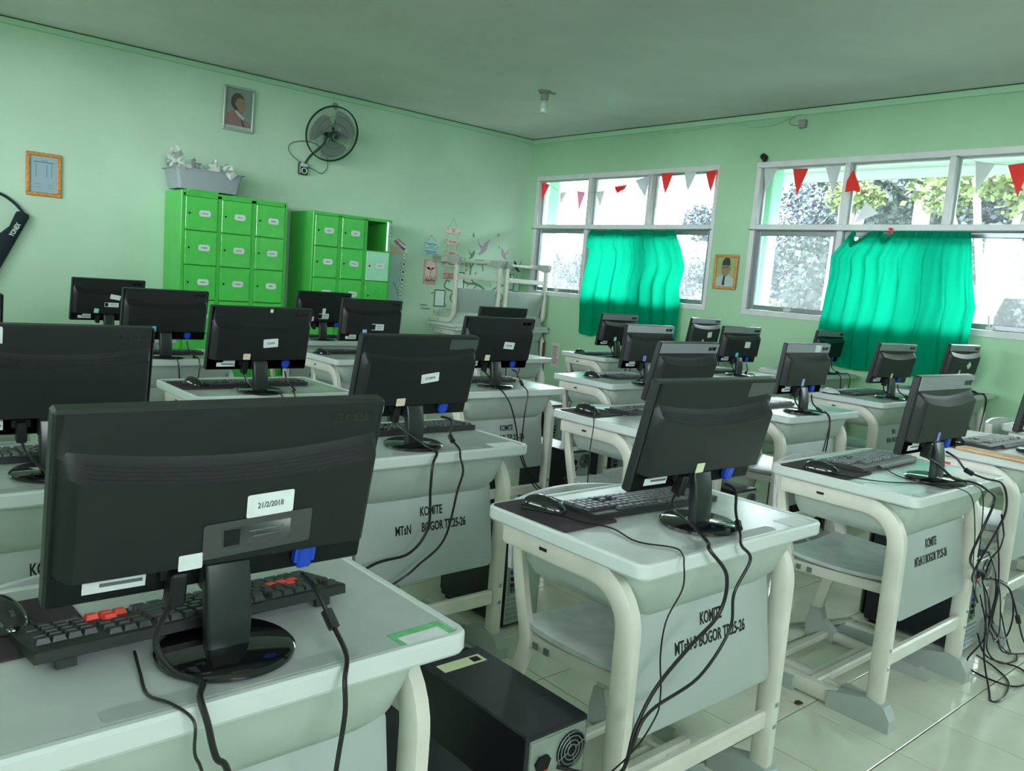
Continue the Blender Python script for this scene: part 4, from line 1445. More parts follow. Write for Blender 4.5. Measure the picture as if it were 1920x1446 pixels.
def key_xy(c, r, kh):
    return 0.21375 - c * U, -0.0555 + (r + (0 if kh == 1 else 0.0)) * U


def key_box(mb, kw, kh, x=0, y=0, z=0):
    a, b = kw * U / 2 - 0.0008, kh * U / 2 - 0.0008
    a2, b2 = a - 0.0022, b - 0.0022
    vs = [(x + sx * a, y + sy * b, z) for sx, sy in ((-1, -1), (1, -1), (1, 1), (-1, 1))] + [(x + sx * a2, y + sy * b2, z + 0.0075) for sx, sy in ((-1, -1), (1, -1), (1, 1), (-1, 1))]
    return mb.add(vs, [(4, 5, 6, 7), (0, 1, 5, 4), (1, 2, 6, 5), (2, 3, 7, 6), (3, 0, 4, 7), (3, 2, 1, 0)])


KEYME = {}


def make_keyboard(single, keymat, red=False, bezel=False):
    t = thing('computer_keyboard', 'x', 'keyboard')
    d0 = -0.098 if bezel else -0.074
    prof = [(d0, 0.002), (d0, key_z(d0) - 0.001 if not bezel else 0.0145), (-0.068, key_z(-0.068)), (0.064, key_z(0.064)), (0.076, 0.006), (0.074, 0.001), (d0 + 0.004, 0)]
    MB().prism(prof, 0, -0.2225, 0.2225).build('case', M_KEYB, t, smooth=0)
    if bezel:
        MB().prism([(d0 - 0.012, 0.004), (d0 - 0.010, 0.012), (d0, 0.0145), (d0, 0.003)], 0, -0.10, 0.2).build('stepped_bezel', M_KEYG, t, smooth=0)
    for s in (-1, 1):
        MB().box(s * 0.185 - 0.012, s * 0.185 + 0.012, -0.068, -0.06, -0.0002, 0.004).build('foot', M_KEYB, t, smooth=0)
    st = MB()
    for (c, r, kw, kh) in KEYS:
        x, y = key_xy(c, r, kh)
        z = key_z(y) - 0.0005
        isred = red and ((r in (2.3, 3.3) and ((r == 2.3 and 2.4 < c < 3.6) or (r == 3.3 and 1.7 < c < 4.8))) or (15.2 < c < 18.3 and (r == 5.3 or r == 4.3)))
        if single:
            mt = M_REDKEY if isred else keymat
            kk = (kw, kh, mt.name)
            if kk not in KEYME:
                KEYME[kk] = key_box(MB(), kw, kh).mesh('key', mt, 0)
            link('key', KEYME[kk], t, (x, y, z), (R(-3.2), 0, 0), label='red key cap' if isred else None)
        else:
            key_box(st, kw, kh, x, y, z)
    if not single:
        st.build('key_field', keymat, t, smooth=0, kind='stuff')
    return t


KB = {(1, 0): (0.428, 1.175, 2.5), (1, 1): (1.612, 1.312, -3.0), (1, 2): (2.872, 1.335, 2.0), (1, 3): (3.945, 1.30, -1), (2, 1): (1.60, 2.335, 0), (2, 2): (2.935, 2.375, -2), (3, 1): (1.50, 3.435, 1), (3, 3): (3.95, 3.36, -1), (2, 3): (3.77, 2.33, 2)}
kb_far = make_keyboard(False, M_KEYG)
kfu = 0
for rc in MON:
    if rc in ((3, 0),):
        continue
    dx, dy = DESKS[rc]
    x, y, rz = KB.get(rc, (MON[rc][1] + 0.03, MON[rc][2] + 0.165, [1, -2, 0.5, 2][(rc[0] + rc[1]) % 4]))
    lab = 'black keyboard behind the monitor, ' + where(rc)
    grp = 'keyboards on the desks'
    if rc == (1, 0):
        kb = make_keyboard(True, M_KEY, red=True)
        tag(kb, 'black keyboard with red key groups, tilted on its feet', 'keyboard', grp)
        kb.location, kb.rotation_euler = (x, y, ZT + 0.010), (R(-7), 0, R(rz))
        for c in kb.children:
            if c.name.startswith('foot'):
                c.location.z = -0.012
                c.scale = (1, 1, 3.6)
    elif rc in ((1, 1), (1, 2), (2, 1), (1, 3)):
        kb = make_keyboard(True, M_KEYG if rc != (2, 1) else M_KEY, bezel=rc in ((1, 2), (1, 3)))
        tag(kb, lab, 'keyboard', grp)
        kb.location, kb.rotation_euler = (x, y, ZT + 0.0006), (0, 0, R(rz))
    else:
        kb = place(kb_far, kfu > 0, (x, y, ZT + 0.0006), R(rz), lab, grp)
        kfu += 1


# ================================================================ mice and pads
def make_mouse(mat):
    t = thing('computer_mouse', 'x', 'mouse')
    def f(u, v):
        a = 2 * PI * u
        ph = PI / 2 * v
        y = 0.056 * math.cos(ph) * math.sin(a)
        k = 1 - 0.12 * (y / 0.056)
        x = 0.031 * math.cos(ph) * math.cos(a) * (1 - 0.10 * (1 - abs(y) / 0.056))
        hump = 1.0 + 0.25 * (y / 0.056)
        return (x, y, 0.003 + 0.031 * math.sin(ph) * hump)
    mb = MB().grid(f, 24, 8)
    mb.build('shell', mat, t)
    MB().box(-0.029, 0.029, -0.05, 0.05, 0.0, 0.006, 0.004).build('sole', M_KEYB, t, smooth=0)
    MB().lathe([(0.0005, -0.003), (0.009, -0.003), (0.009, 0.003), (0.0005, 0.003)], 14).build('wheel', M_KEYG, t, loc=(0, -0.030, 0.019), rot=(0, R(90), 0))
    return t


MS = {(1, 0): (0.205, 1.285, 10), (1, 1): (1.335, 1.372, 28), (1, 2): (2.508, 1.300, 30), (1, 3): (3.73, 1.365, 15), (2, 2): (2.575, 2.43, 15), (3, 1): (1.235, 3.43, 15), (3, 3): (3.65, 3.43, 8), (2, 4): (4.88, 2.53, 20), (4, 4): (4.80, 4.66, 10), (4, 2): (2.44, 4.60, 10), (2, 1): (1.24, 2.38, 10)}
mouse0 = {0: make_mouse(M_MOUSE), 1: make_mouse(M_MOUSE2)}
mu = {0: 0, 1: 0}
PADS = {(1, 0): (0.19, 1.26, 0.22, 0.19, 2), (1, 1): (1.345, 1.345, 0.185, 0.245, 1), (1, 2): (2.575, 1.318, 0.21, 0.225, 2), (2, 2): (2.595, 2.42, 0.20, 0.20, 0), (3, 1): (1.265, 3.44, 0.21, 0.22, 0), (1, 3): (3.71, 1.35, 0.19, 0.21, 0)}
for rc, (x, y, rz) in MS.items():
    kd = 1 if rc == (2, 4) else 0
    zz = ZT + (0.0042 if rc in PADS else 0.0004)
    place(mouse0[kd], mu[kd] > 0, (x, y, zz), R(rz), ('silver mouse on the desk, ' if kd else 'glossy black mouse on the desk, ') + where(rc), 'computer mice')
    mu[kd] += 1
pad_i = 0
for rc, (x, y, w, h, rz) in PADS.items():
    o = MB().prism(rrect(-w / 2, w / 2, -h / 2, h / 2, 0.012, 3), 2, 0, 0.0035).build('mouse_pad', M_PAD, None, loc=(x, y, ZT + 0.0003), rot=(0, 0, R(rz)), smooth=0)
    tag(o, 'dark cloth mouse pad on the desk, ' + where(rc), 'mouse pad', 'mouse pads')


# ================================================================ computer towers
def make_tower():
    t = thing('computer_tower', 'x', 'computer')
    w, d, h = 0.178, 0.385, 0.385
    MB().box(-w / 2, w / 2, -d / 2, d / 2, 0.012, h, 0.004).build('case', M_CASE, t, smooth=0)
    MB().box(-w / 2 + 0.01, w / 2 - 0.01, d / 2, d / 2 + 0.028, 0.018, h - 0.006, 0.01).build('front_fascia', M_GLOSS, t, smooth=0)
    for sx in (-1, 1):
        for sy in (-1, 1):
            MB().box(sx * 0.07 - 0.014, sx * 0.07 + 0.014, sy * 0.15 - 0.02, sy * 0.15 + 0.02, 0, 0.013, 0.002).build('foot', M_INK, t, smooth=0)
    yb = -d / 2
    rp_ = MB().box(-w / 2 + 0.008, w / 2 - 0.008, yb - 0.002, yb + 0.002, 0.02, h - 0.01).build('rear_plate', M_ZINC, t, smooth=0)
    ps = MB().box(-w / 2 + 0.010, w / 2 - 0.010, yb - 0.005, yb - 0.0015, h - 0.105, h - 0.014, 0.001).build('power_supply', M_ZINC, t, smooth=0)
    fx, fz = 0.035, h - 0.06
    MB().lathe([(0.0005, 0), (0.041, 0), (0.041, 0.001), (0.0005, 0.001)], 28).build('fan_opening', M_INK, ps, loc=(fx, yb - 0.0050, fz), rot=(R(90), 0, 0))
    g = MB()
    for r in (0.012, 0.0215, 0.031, 0.0405):
        g.tube([(fx + r * math.cos(a * PI / 12), yb - 0.010, fz + r * math.sin(a * PI / 12)) for a in range(24)], 0.0013, 5, closed=True)
    for a in (20, 110, 200, 290):
        g.tube([(fx + 0.010 * math.cos(R(a)), yb - 0.0095, fz + 0.010 * math.sin(R(a))), (fx + 0.043 * math.cos(R(a)), yb - 0.0095, fz + 0.043 * math.sin(R(a)))], 0.0012, 5)
    g.build('fan_grille', M_ALU, ps)
    MB().prism([(-0.068, fz - 0.002), (-0.058, fz + 0.012), (-0.034, fz + 0.012), (-0.026, fz + 0.002), (-0.034, fz - 0.018), (-0.060, fz - 0.018)], 1, yb - 0.011, yb - 0.005).build('power_inlet', M_INK, ps, smooth=0)
    MB().box(-0.068, -0.030, yb - 0.0085, yb - 0.005, fz - 0.038, fz - 0.022, 0.001).build('voltage_switch', M_RED, ps, smooth=0)
    io = MB().box(-w / 2 + 0.016, -0.02, yb - 0.004, yb - 0.0015, 0.13, h - 0.118).build('port_plate', M_ALU, t, smooth=0)
    for k, (z, mt, ww) in enumerate(((0.245, M_GREY, 0.018), (0.222, M_BLUE, 0.03), (0.196, M_INK, 0.026), (0.172, M_INK, 0.026), (0.15, M_PCB, 0.022))):
        MB().box(-0.05 - ww / 2, -0.05 + ww / 2, yb - 0.011, yb - 0.004, z - 0.007, z + 0.007, 0.001).build('port', mt, io, smooth=0)
    for k in range(5):
        MB().box(-w / 2 + 0.016, 0.02, yb - 0.0035, yb - 0.0015, 0.034 + k * 0.019, 0.046 + k * 0.019).build('slot_cover', M_ALU, t, smooth=0)
    return t


TOW = [((1.169, 1.293), 0, 'black computer tower with silver fan grille, standing clear in the aisle', True),
       ((0.838, 1.260), 0, 'dark computer tower beside the near desk leg, its lid flat and bare', False),
       ((3.428, 1.272), 1.0, 'computer tower tangled in black cables in the window side aisle', True),
       ((3.420, 2.325), 0, 'computer tower showing a shiny lid behind the lemon-sticker monitor', False),
       ((3.27, 3.30), 0, 'computer tower beside the lettered desk below the flipped desks', False),
       ((2.03, 2.36), 0, 'computer tower in the aisle behind the desk with tilted white monitor label', False),
       ((2.68, 3.42), 90, 'computer tower lying under the lettered desk of the third row', False),
       ((3.90, 3.55), 0, 'computer tower under the desk with the violet-blue monitor sticker', False),
       ((2.83, 2.50), 0, 'computer tower under the desk behind the lemon-sticker monitor', False),
       ((4.42, 2.35), 0, 'computer tower in the aisle before the wide curtain', False),
       ((4.38, 3.50), 0, 'computer tower in the aisle of the third row', False),
       ((2.02, 3.45), 0, 'computer tower in the aisle of the third row before the taller locker', False),
       ((4.37, 4.60), 0, 'computer tower in the aisle of the fourth row', False),
       ((2.75, 4.55), 0, 'computer tower under the desk before the shorter locker', False)]
tower0 = make_tower()
for k, ((x, y), rz, lab, lb) in enumerate(TOW):
    t = place(tower0, k > 0, (x, y, 0), R(rz), lab, 'computer towers on the floor')
t = [o for o in C.objects if o.get('label') == TOW[0][2]][0]
o = MB().box(-0.062, 0.062, -0.018, 0.018, 0, 0.0008).build('asset_label', M_LEMON, t, loc=(-0.005, 0.135, 0.3853), rot=(0, 0, R(0)), smooth=0)
MB().box(-0.012, 0.012, -0.011, 0.011, 0.0008, 0.0013).build('label_emblem', M_INK, o, loc=(0.040, 0, 0), smooth=0)

# ================================================================ cables
def cable(name, label, pts, r=0.0034, n=6, mat=None, group=None, cat='cable', lumps=(), res=7):
    P = smooth_path(pts, res)
    mb = MB().tube(P, r, n)
    o = mb.build(name, mat or M_CABLE, None)
    tag(o, label, cat, group)
    for f, L, rr in lumps:
        i = min(max(int(f * (len(P) - 1)), 1), len(P) - 2)
        d = (P[i + 1] - P[i - 1]).normalized()
        s = d.cross(Vector((1, 0.1, 0))).normalized()
        n2 = d.cross(s)
        MB().tube([P[i] - d * L, P[i] - d * L * 0.8, P[i] + d * L * 0.8, P[i] + d * L], rr, 8).build('ferrite_core', M_CABLE, o)
    return o


def plug_pt(rc, u, v=0.0):
    kd, x, y, yaw, tl, _ = MON[rc]
    w, h = PH[kd]
    a, tl = R(yaw), R(tl)
    lx, ly, lz = u * w, -0.026, v
    Y = ly * math.cos(tl) - lz * math.sin(tl)
    Z = ly * math.sin(tl) + lz * math.cos(tl)
    return Vector((x + lx * math.cos(a) - Y * math.sin(a), y + lx * math.sin(a) + Y * math.cos(a), ZT + 0.094 + Z))


rc_ = random.Random(17)
CAB = {
    (1, 0): ([(0.333, 1.03, 0.80), (0.345, 1.00, 0.768), (0.372, 0.975, 0.757), (0.352, 0.925, 0.765), (0.352, 0.899, 0.745), (0.362, 0.895, 0.70), (0.381, 0.895, 0.66), (0.41, 0.9, 0.45), (0.6, 1.0, 0.15), (0.72, 1.05, 0.10)],
             [(0.55, 1.02, 0.83), (0.558, 0.98, 0.79), (0.556, 0.935, 0.764), (0.537, 0.903, 0.745), (0.536, 0.896, 0.70), (0.527, 0.896, 0.62), (0.52, 0.91, 0.45), (0.62, 1.0, 0.22), (0.76, 1.058, 0.22)]),
    (1, 1): ([(1.47, 1.10, 0.815), (1.50, 1.07, 0.785), (1.475, 1.0, 0.764), (1.43, 0.962, 0.765), (1.478, 0.945, 0.705), (1.474, 0.95, 0.62), (1.385, 0.955, 0.563), (1.287, 0.955, 0.50), (1.233, 0.955, 0.426), (1.208, 0.955, 0.35), (1.19, 1.0, 0.32), (1.14, 1.07, 0.32)],
             [(1.70, 1.09, 0.83), (1.665, 1.06, 0.79), (1.60, 1.0, 0.762), (1.545, 0.96, 0.757), (1.566, 0.947, 0.725), (1.522, 0.95, 0.655), (1.526, 0.953, 0.57), (1.432, 0.955, 0.484), (1.27, 0.952, 0.455), (1.222, 0.952, 0.39), (1.20, 0.99, 0.24), (1.14, 1.085, 0.225)]),
    (1, 2): ([(2.76, 1.04, 0.815), (2.80, 1.0, 0.772), (2.86, 0.965, 0.762), (2.90, 0.935, 0.742), (2.96, 0.925, 0.70), (2.90, 0.93, 0.60), (2.93, 0.96, 0.50), (3.1, 1.0, 0.42), (3.3, 1.03, 0.36), (3.39, 1.055, 0.32)],
             [(2.91, 1.04, 0.82), (2.925, 1.01, 0.785), (2.98, 0.97, 0.762), (3.05, 0.935, 0.742), (3.07, 0.92, 0.66), (3.02, 0.925, 0.58), (2.99, 0.95, 0.48), (3.1, 1.0, 0.38), (3.28, 1.03, 0.25), (3.38, 1.06, 0.22)]),
    (2, 1): ([(1.40, 2.09, 0.81), (1.45, 2.03, 0.765), (1.45, 1.975, 0.757), (1.416, 1.945, 0.73), (1.41, 1.94, 0.652), (1.414, 1.945, 0.535), (1.354, 1.95, 0.462), (1.226, 1.96, 0.44), (1.1, 2.05, 0.3), (1.0, 2.2, 0.2)],
             [(1.575, 2.08, 0.83), (1.555, 2.05, 0.785), (1.54, 1.98, 0.760), (1.517, 1.944, 0.745), (1.525, 1.935, 0.70), (1.513, 1.94, 0.64), (1.479, 1.945, 0.49), (1.395, 1.95, 0.422), (1.31, 1.96, 0.37), (1.1, 2.1, 0.2)]),
    (3, 2): ([(2.60, 3.13, 0.80), (2.58, 3.06, 0.765), (2.575, 3.0, 0.753), (2.623, 2.99, 0.686), (2.669, 2.99, 0.576), (2.722, 2.99, 0.409), (2.87, 3.0, 0.227), (3.1, 3.05, 0.2), (3.24, 3.09, 0.3)],
             [(2.76, 3.12, 0.83), (2.75, 3.06, 0.778), (2.735, 2.998, 0.75), (2.72, 2.985, 0.69), (2.713, 2.985, 0.60), (2.722, 2.985, 0.43), (2.86, 2.995, 0.25), (3.08, 3.04, 0.16), (3.23, 3.09, 0.22)]),
}
for rc in MON:
    if rc in ((3, 0), (1, 3), (5, 1), (5, 2)):
        continue
    kd, x, y, yaw, tl, _ = MON[rc]
    dx, dy = DESKS[rc]
    p0 = plug_pt(rc, -0.15, -0.006)
    v0 = plug_pt(rc, 0.27 if kd == 'W' else 0.25, -0.004)
    if rc in CAB:
        pw, vg = CAB[rc]
    else:
        s = rc_.uniform(-0.03, 0.05)
        yf = dy - 0.022
        pw = [(p0.x + 0.02, p0.y - 0.01, 0.79), (x - 0.01, dy + 0.05, 0.758), (x + 0.02 + s, yf + 0.02, 0.762), (x + 0.03 + s, yf - 0.004, 0.72), (x + 0.035 + s, yf, 0.58), (x - 0.01 + s, yf, 0.42), (x + 0.10, yf + 0.02, 0.24), (x + 0.25, dy + 0.02, 0.12)]
        vg = [(v0.x + 0.01, v0.y - 0.01, 0.79), (v0.x + 0.02, dy + 0.05, 0.758), (v0.x + 0.02 - s, yf + 0.02, 0.762), (v0.x + 0.02 - s, yf - 0.004, 0.71), (v0.x + 0.0 - s, yf, 0.58), (v0.x - 0.03 - s, yf, 0.44), (v0.x + 0.04, yf + 0.02, 0.26), (x + 0.26, dy + 0.03, 0.14)]
    big = rc in ((1, 0), (1, 1), (1, 2), (2, 1))
    cable('power_cable', 'black power cable down the desk front, ' + where(rc), [p0] + [Vector(q) for q in pw], 0.0042 if big else 0.0036, 8 if big else 5, group='monitor power cables')
    cable('video_cable', 'black video cable hanging off the desk, ' + where(rc), [v0] + [Vector(q) for q in vg], 0.0036, 8 if big else 5, group='monitor video cables', lumps=((0.22, 0.014, 0.0085),))
# thin mouse and keyboard leads
cable('mouse_cable', 'thin black mouse lead crossing the desk of lemon-sticker monitor', [(1.318, 1.325, 0.762), (1.345, 1.25, 0.7565), (1.378, 1.19, 0.754), (1.36, 1.10, 0.7525), (1.40, 1.03, 0.7535), (1.37, 0.985, 0.756), (1.345, 0.962, 0.750), (1.340, 0.955, 0.70), (1.30, 0.957, 0.64), (1.293, 0.957, 0.567), (1.307, 0.957, 0.484), (1.296, 0.957, 0.43), (1.22, 0.965, 0.36), (1.15, 1.08, 0.2)], 0.0018, 5, group='mouse leads')
cable('mouse_cable', 'thin black mouse lead crossing the desk of violet-sticker monitor', [(2.482, 1.255, 0.762), (2.53, 1.18, 0.7565), (2.60, 1.11, 0.754), (2.70, 1.06, 0.7525), (2.70, 0.99, 0.754), (2.73, 0.955, 0.757), (2.80, 0.938, 0.72), (2.86, 0.935, 0.60), (2.96, 0.955, 0.45), (3.3, 1.03, 0.3)], 0.0018, 5, group='mouse leads')
cable('mouse_cable', 'thin mouse lead looping off the desk side with violet-blue sticker', [(2.565, 2.375, 0.762), (2.52, 2.33, 0.768), (2.47, 2.29, 0.757), (2.452, 2.27, 0.72), (2.448, 2.275, 0.6), (2.46, 2.28, 0.42), (2.46, 2.3, 0.25)], 0.002, 5, group='mouse leads')
cable('keyboard_cable', 'thin black lead from the keyboard with red keys', [(0.325, 1.09, 0.762), (0.318, 1.04, 0.754), (0.31, 0.985, 0.7535), (0.325, 0.94, 0.757), (0.338, 0.904, 0.748), (0.338, 0.898, 0.71), (0.352, 0.897, 0.66), (0.40, 0.91, 0.4), (0.62, 1.02, 0.16), (0.75, 1.055, 0.12)], 0.0021, 5, group='keyboard leads')
cable('keyboard_cable', 'thin lead from the keyboard behind the violet-sticker monitor', [(2.80, 1.225, 0.757), (2.74, 1.16, 0.754), (2.72, 1.10, 0.754), (2.80, 0.995, 0.756), (2.84, 0.95, 0.757), (2.90, 0.938, 0.70), (2.98, 0.95, 0.45), (3.25, 1.03, 0.25), (3.37, 1.06, 0.16)], 0.0018, 5, group='keyboard leads')
# tangle behind the tower in the window side aisle
rr = random.Random(9)
TANG = [
    [(3.38, 1.06, 0.33), (3.36, 1.02, 0.20), (3.28, 0.98, 0.06), (3.12, 0.90, 0.006), (3.03, 0.86, 0.005), (3.10, 0.845, 0.005), (3.25, 0.88, 0.005), (3.34, 0.96, 0.006), (3.33, 1.02, 0.03)],
    [(3.40, 1.06, 0.24), (3.33, 1.0, 0.12), (3.27, 1.03, 0.02), (3.22, 0.98, 0.006), (3.22, 0.86, 0.006), (3.34, 0.84, 0.005), (3.42, 0.90, 0.006), (3.38, 1.0, 0.02), (3.37, 1.04, 0.10)],
    [(3.46, 1.055, 0.30), (3.52, 1.0, 0.26), (3.54, 0.98, 0.16), (3.50, 0.98, 0.08), (3.44, 1.0, 0.10), (3.40, 1.03, 0.18)],
    [(3.37, 1.05, 0.30), (3.33, 1.01, 0.26), (3.34, 0.99, 0.16), (3.40, 0.98, 0.10), (3.46, 0.97, 0.03), (3.62, 0.93, 0.006), (3.70, 0.98, 0.03), (3.66, 1.03, 0.20), (3.50, 1.03, 0.29), (3.42, 1.055, 0.30)],
    [(3.36, 1.04, 0.42), (3.33, 1.00, 0.36), (3.37, 1.0, 0.26), (3.35, 1.0, 0.15), (3.42, 0.98, 0.07), (3.52, 0.96, 0.01), (3.60, 1.0, 0.02), (3.56, 1.03, 0.15)],
    [(3.34, 1.02, 0.52), (3.31, 0.99, 0.42), (3.35, 0.99, 0.30), (3.33, 0.99, 0.18), (3.30, 0.98, 0.08), (3.36, 0.95, 0.02), (3.48, 0.93, 0.006), (3.55, 0.95, 0.006)],
    [(3.05, 0.925, 0.64), (3.12, 0.93, 0.56), (3.22, 0.96, 0.52), (3.30, 0.99, 0.46), (3.36, 1.03, 0.40), (3.37, 1.05, 0.31)],
    [(3.40, 1.05, 0.2), (3.36, 0.99, 0.16), (3.31, 0.98, 0.2), (3.33, 0.98, 0.28), (3.39, 1.0, 0.30), (3.44, 1.0, 0.22), (3.41, 0.98, 0.12), (3.34, 0.97, 0.10), (3.30, 0.97, 0.14)]]
TLAB = ['long floor loop reaching furthest toward the viewer', 'second floor loop beside the desk boot', 'short loop from the fan grille', 'wide loop with a ferrite lump', 'loop hugging the case edge', 'upper strand hanging from desk height', 'strand slanting from the desk corner', 'curl wound around the tower corner']
for k, pts in enumerate(TANG):
    cable('tangled_cable', 'black cable in the tower tangle, ' + TLAB[k], pts, [0.0032, 0.0034, 0.0036, 0.0034, 0.0028, 0.003, 0.003, 0.0024][k], 6, group='cable tangle at the tower', lumps=((0.72, 0.016, 0.010),) if k == 3 else ())
for k, pts in enumerate(([(2.62, 1.95, 0.006), (2.75, 1.72, 0.006), (2.92, 1.62, 0.006), (3.15, 1.55, 0.006), (3.30, 1.49, 0.006)], [(2.60, 1.88, 0.006), (2.80, 1.68, 0.006), (3.00, 1.60, 0.006), (3.22, 1.52, 0.006)], [(2.58, 1.90, 0.015), (2.78, 1.70, 0.015), (2.94, 1.60, 0.006), (3.10, 1.51, 0.006), (3.28, 1.46, 0.006)])):
    cable('floor_cable', 'grey cable lying on the floor tiles behind the sheen-banded front monitor, strand %s' % ('near', 'middle', 'far')[k], pts, 0.004, 6, mat=M_GREY, group='floor cables')

# wooden board and clutter on the desk at the picture edge
wb = thing('wooden_board', 'pale wooden board lying along the desk at the picture edge', 'board', (3.585, 1.16, ZT + 0.003))
MB().box(-0.04, 0.04, -0.19, 0.12, 0, 0.012, 0.003).build('board', M_WOOD, wb, smooth=0, rot=(0, 0, R(-4)))
tag(MB().prism([(-0.012, -0.008), (0.010, -0.012), (0.016, 0.004), (0.002, 0.012), (-0.014, 0.006)], 2, 0, 0.004).build('dry_leaf', M_DRYLEAF, None, loc=(2.43, 1.235, 0.001), smooth=0), 'curled brown dry leaf on the floor beside a desk runner', 'leaf')
ds = desk_objs[(1, 3)]
MB().box(-0.3190, -0.3172, 0.03, 0.10, 0.655, 0.70).build('sticker_base', M_WHITE, ds, smooth=0)
MB().box(-0.3198, -0.3190, 0.055, 0.095, 0.665, 0.69).build('red_sticker', M_RED, ds, smooth=0)

# ================================================================ curtains and bunting
def interp(tab, z):
    tab = sorted(tab)
    if z <= tab[0][0]:
        return tab[0][1]
    for (a, b), (c, d) in zip(tab, tab[1:]):
        if z <= c:
            return b + (d - b) * (z - a) / (c - a)
    return tab[-1][1]


def curtain(label, left, right, top, bottom, x0, nf, seed, sag=lambda s: 0.0):
    """left/right: tables (z, y) of the two hanging edges; folds deepen toward the hem."""
    rnd = random.Random(seed)
    ph = [rnd.uniform(-0.5, 0.5) for _ in range(40)]
    t = thing('curtain', label, 'curtain', (0, 0, 0))
    NU, NV = nf * 14, 26

    def fold(s, v):
        # s 0..1 across, v 0 at top .. 1 at hem
        q = s * nf + 0.30 * math.sin(2.1 * s * nf * 0.37 + seed) + 0.12 * math.sin(v * 2.2 + seed)
        a = 0.010 + 0.030 * min(1, v * 1.6) + 0.012 * math.sin(seed + s * 7)
        k = int(q) % 40
        return a * (0.62 + 0.5 * ph[k]) * math.sin(2 * PI * q) + 0.008 * math.sin(2 * PI * q * 2.3 + v * 5)

    def f(u, v):
        zt = top + sag(u)
        z = zt + (bottom - zt) * v + 0.010 * math.sin(u * 23 + seed) * v
        yl, yr = interp(left, z), interp(right, z)
        qq = u * nf + 0.30 * math.sin(2.1 * u * nf * 0.37 + seed)
        s = u + (0.35 + 1.15 * min(1, v * 2.2)) * (0.55 + 0.6 * (ph[int(qq) % 40] + 0.5)) * math.cos(2 * PI * qq) / (2 * PI * nf) * min(1, 8 * u, 8 * (1 - u))
        return (x0 - 0.02 * v + fold(u, v), yl + (yr - yl) * s, z)
    MB().grid(f, NU, NV).build('cloth', M_CURT, t, smooth=180, fixn=False)

    def h(u, v):
        p = Vector(f(u, v * 0.05))
        p.x += 0.004
        return p
    MB().grid(h, NU, 2).build('heading_band', M_CURT, t, smooth=180, fixn=False, label='doubled dark heading band along the top')
    def h2(u, v):
        p = Vector(f(u, v * 0.05))
        p.x -= 0.004
        return p
    MB().grid(h2, NU, 2).build('heading_band', M_CURT, t, smooth=180, fixn=False)
    return t


wx = 6.615
cu1 = curtain('narrow green curtain hanging across the corner window', [(0.78, 6.50), (1.16, 6.525), (1.50, 6.47), (1.70, 6.44), (1.76, 6.50), (1.86, 6.47), (1.93, 6.42)],
              [(0.79, 5.13), (1.20, 5.12), (1.36, 5.15), (1.57, 5.10), (1.75, 5.17), (1.93, 5.27)], 1.925, 0.775, wx - 0.01, 7, 2.0, lambda u: -0.012 * math.sin(u * PI * 3) ** 2)
cu2 = curtain('wide green curtain hanging across the large window', [(0.80, 3.56), (1.0, 3.60), (1.27, 3.57), (1.58, 3.545), (1.70, 3.57), (1.80, 3.50), (1.93, 3.40)],
              [(0.80, 2.38), (0.90, 2.345), (1.12, 2.385), (1.36, 2.37), (1.56, 2.42), (1.78, 2.455), (1.93, 2.49)], 1.925, 0.80, wx - 0.035, 8, 5.3,
              lambda u: -0.085 * math.exp(-((u - 0.10) / 0.045) ** 2) - 0.055 * math.exp(-((u - 0.335) / 0.03) ** 2))
for lab, a, b in (('thin wire carrying the narrow green curtain', W1[0] + 0.02, W1[1] - 0.02), ('thin wire carrying the wide green curtain', W2[0] + 0.02, W2[1] - 0.02)):
    o = MB().tube([(wx + 0.012, a, 1.937), (wx + 0.012, (a + b) / 2, 1.930), (wx + 0.012, b, 1.937)], 0.003, 6)
    hk = o.box(wx + 0.006, XW - 0.012, a, a + 0.01, 1.932, 1.942).box(wx + 0.006, XW - 0.012, b - 0.01, b, 1.932, 1.942)
    tag(o.build('curtain_wire', M_STRING, None), lab, 'wire')

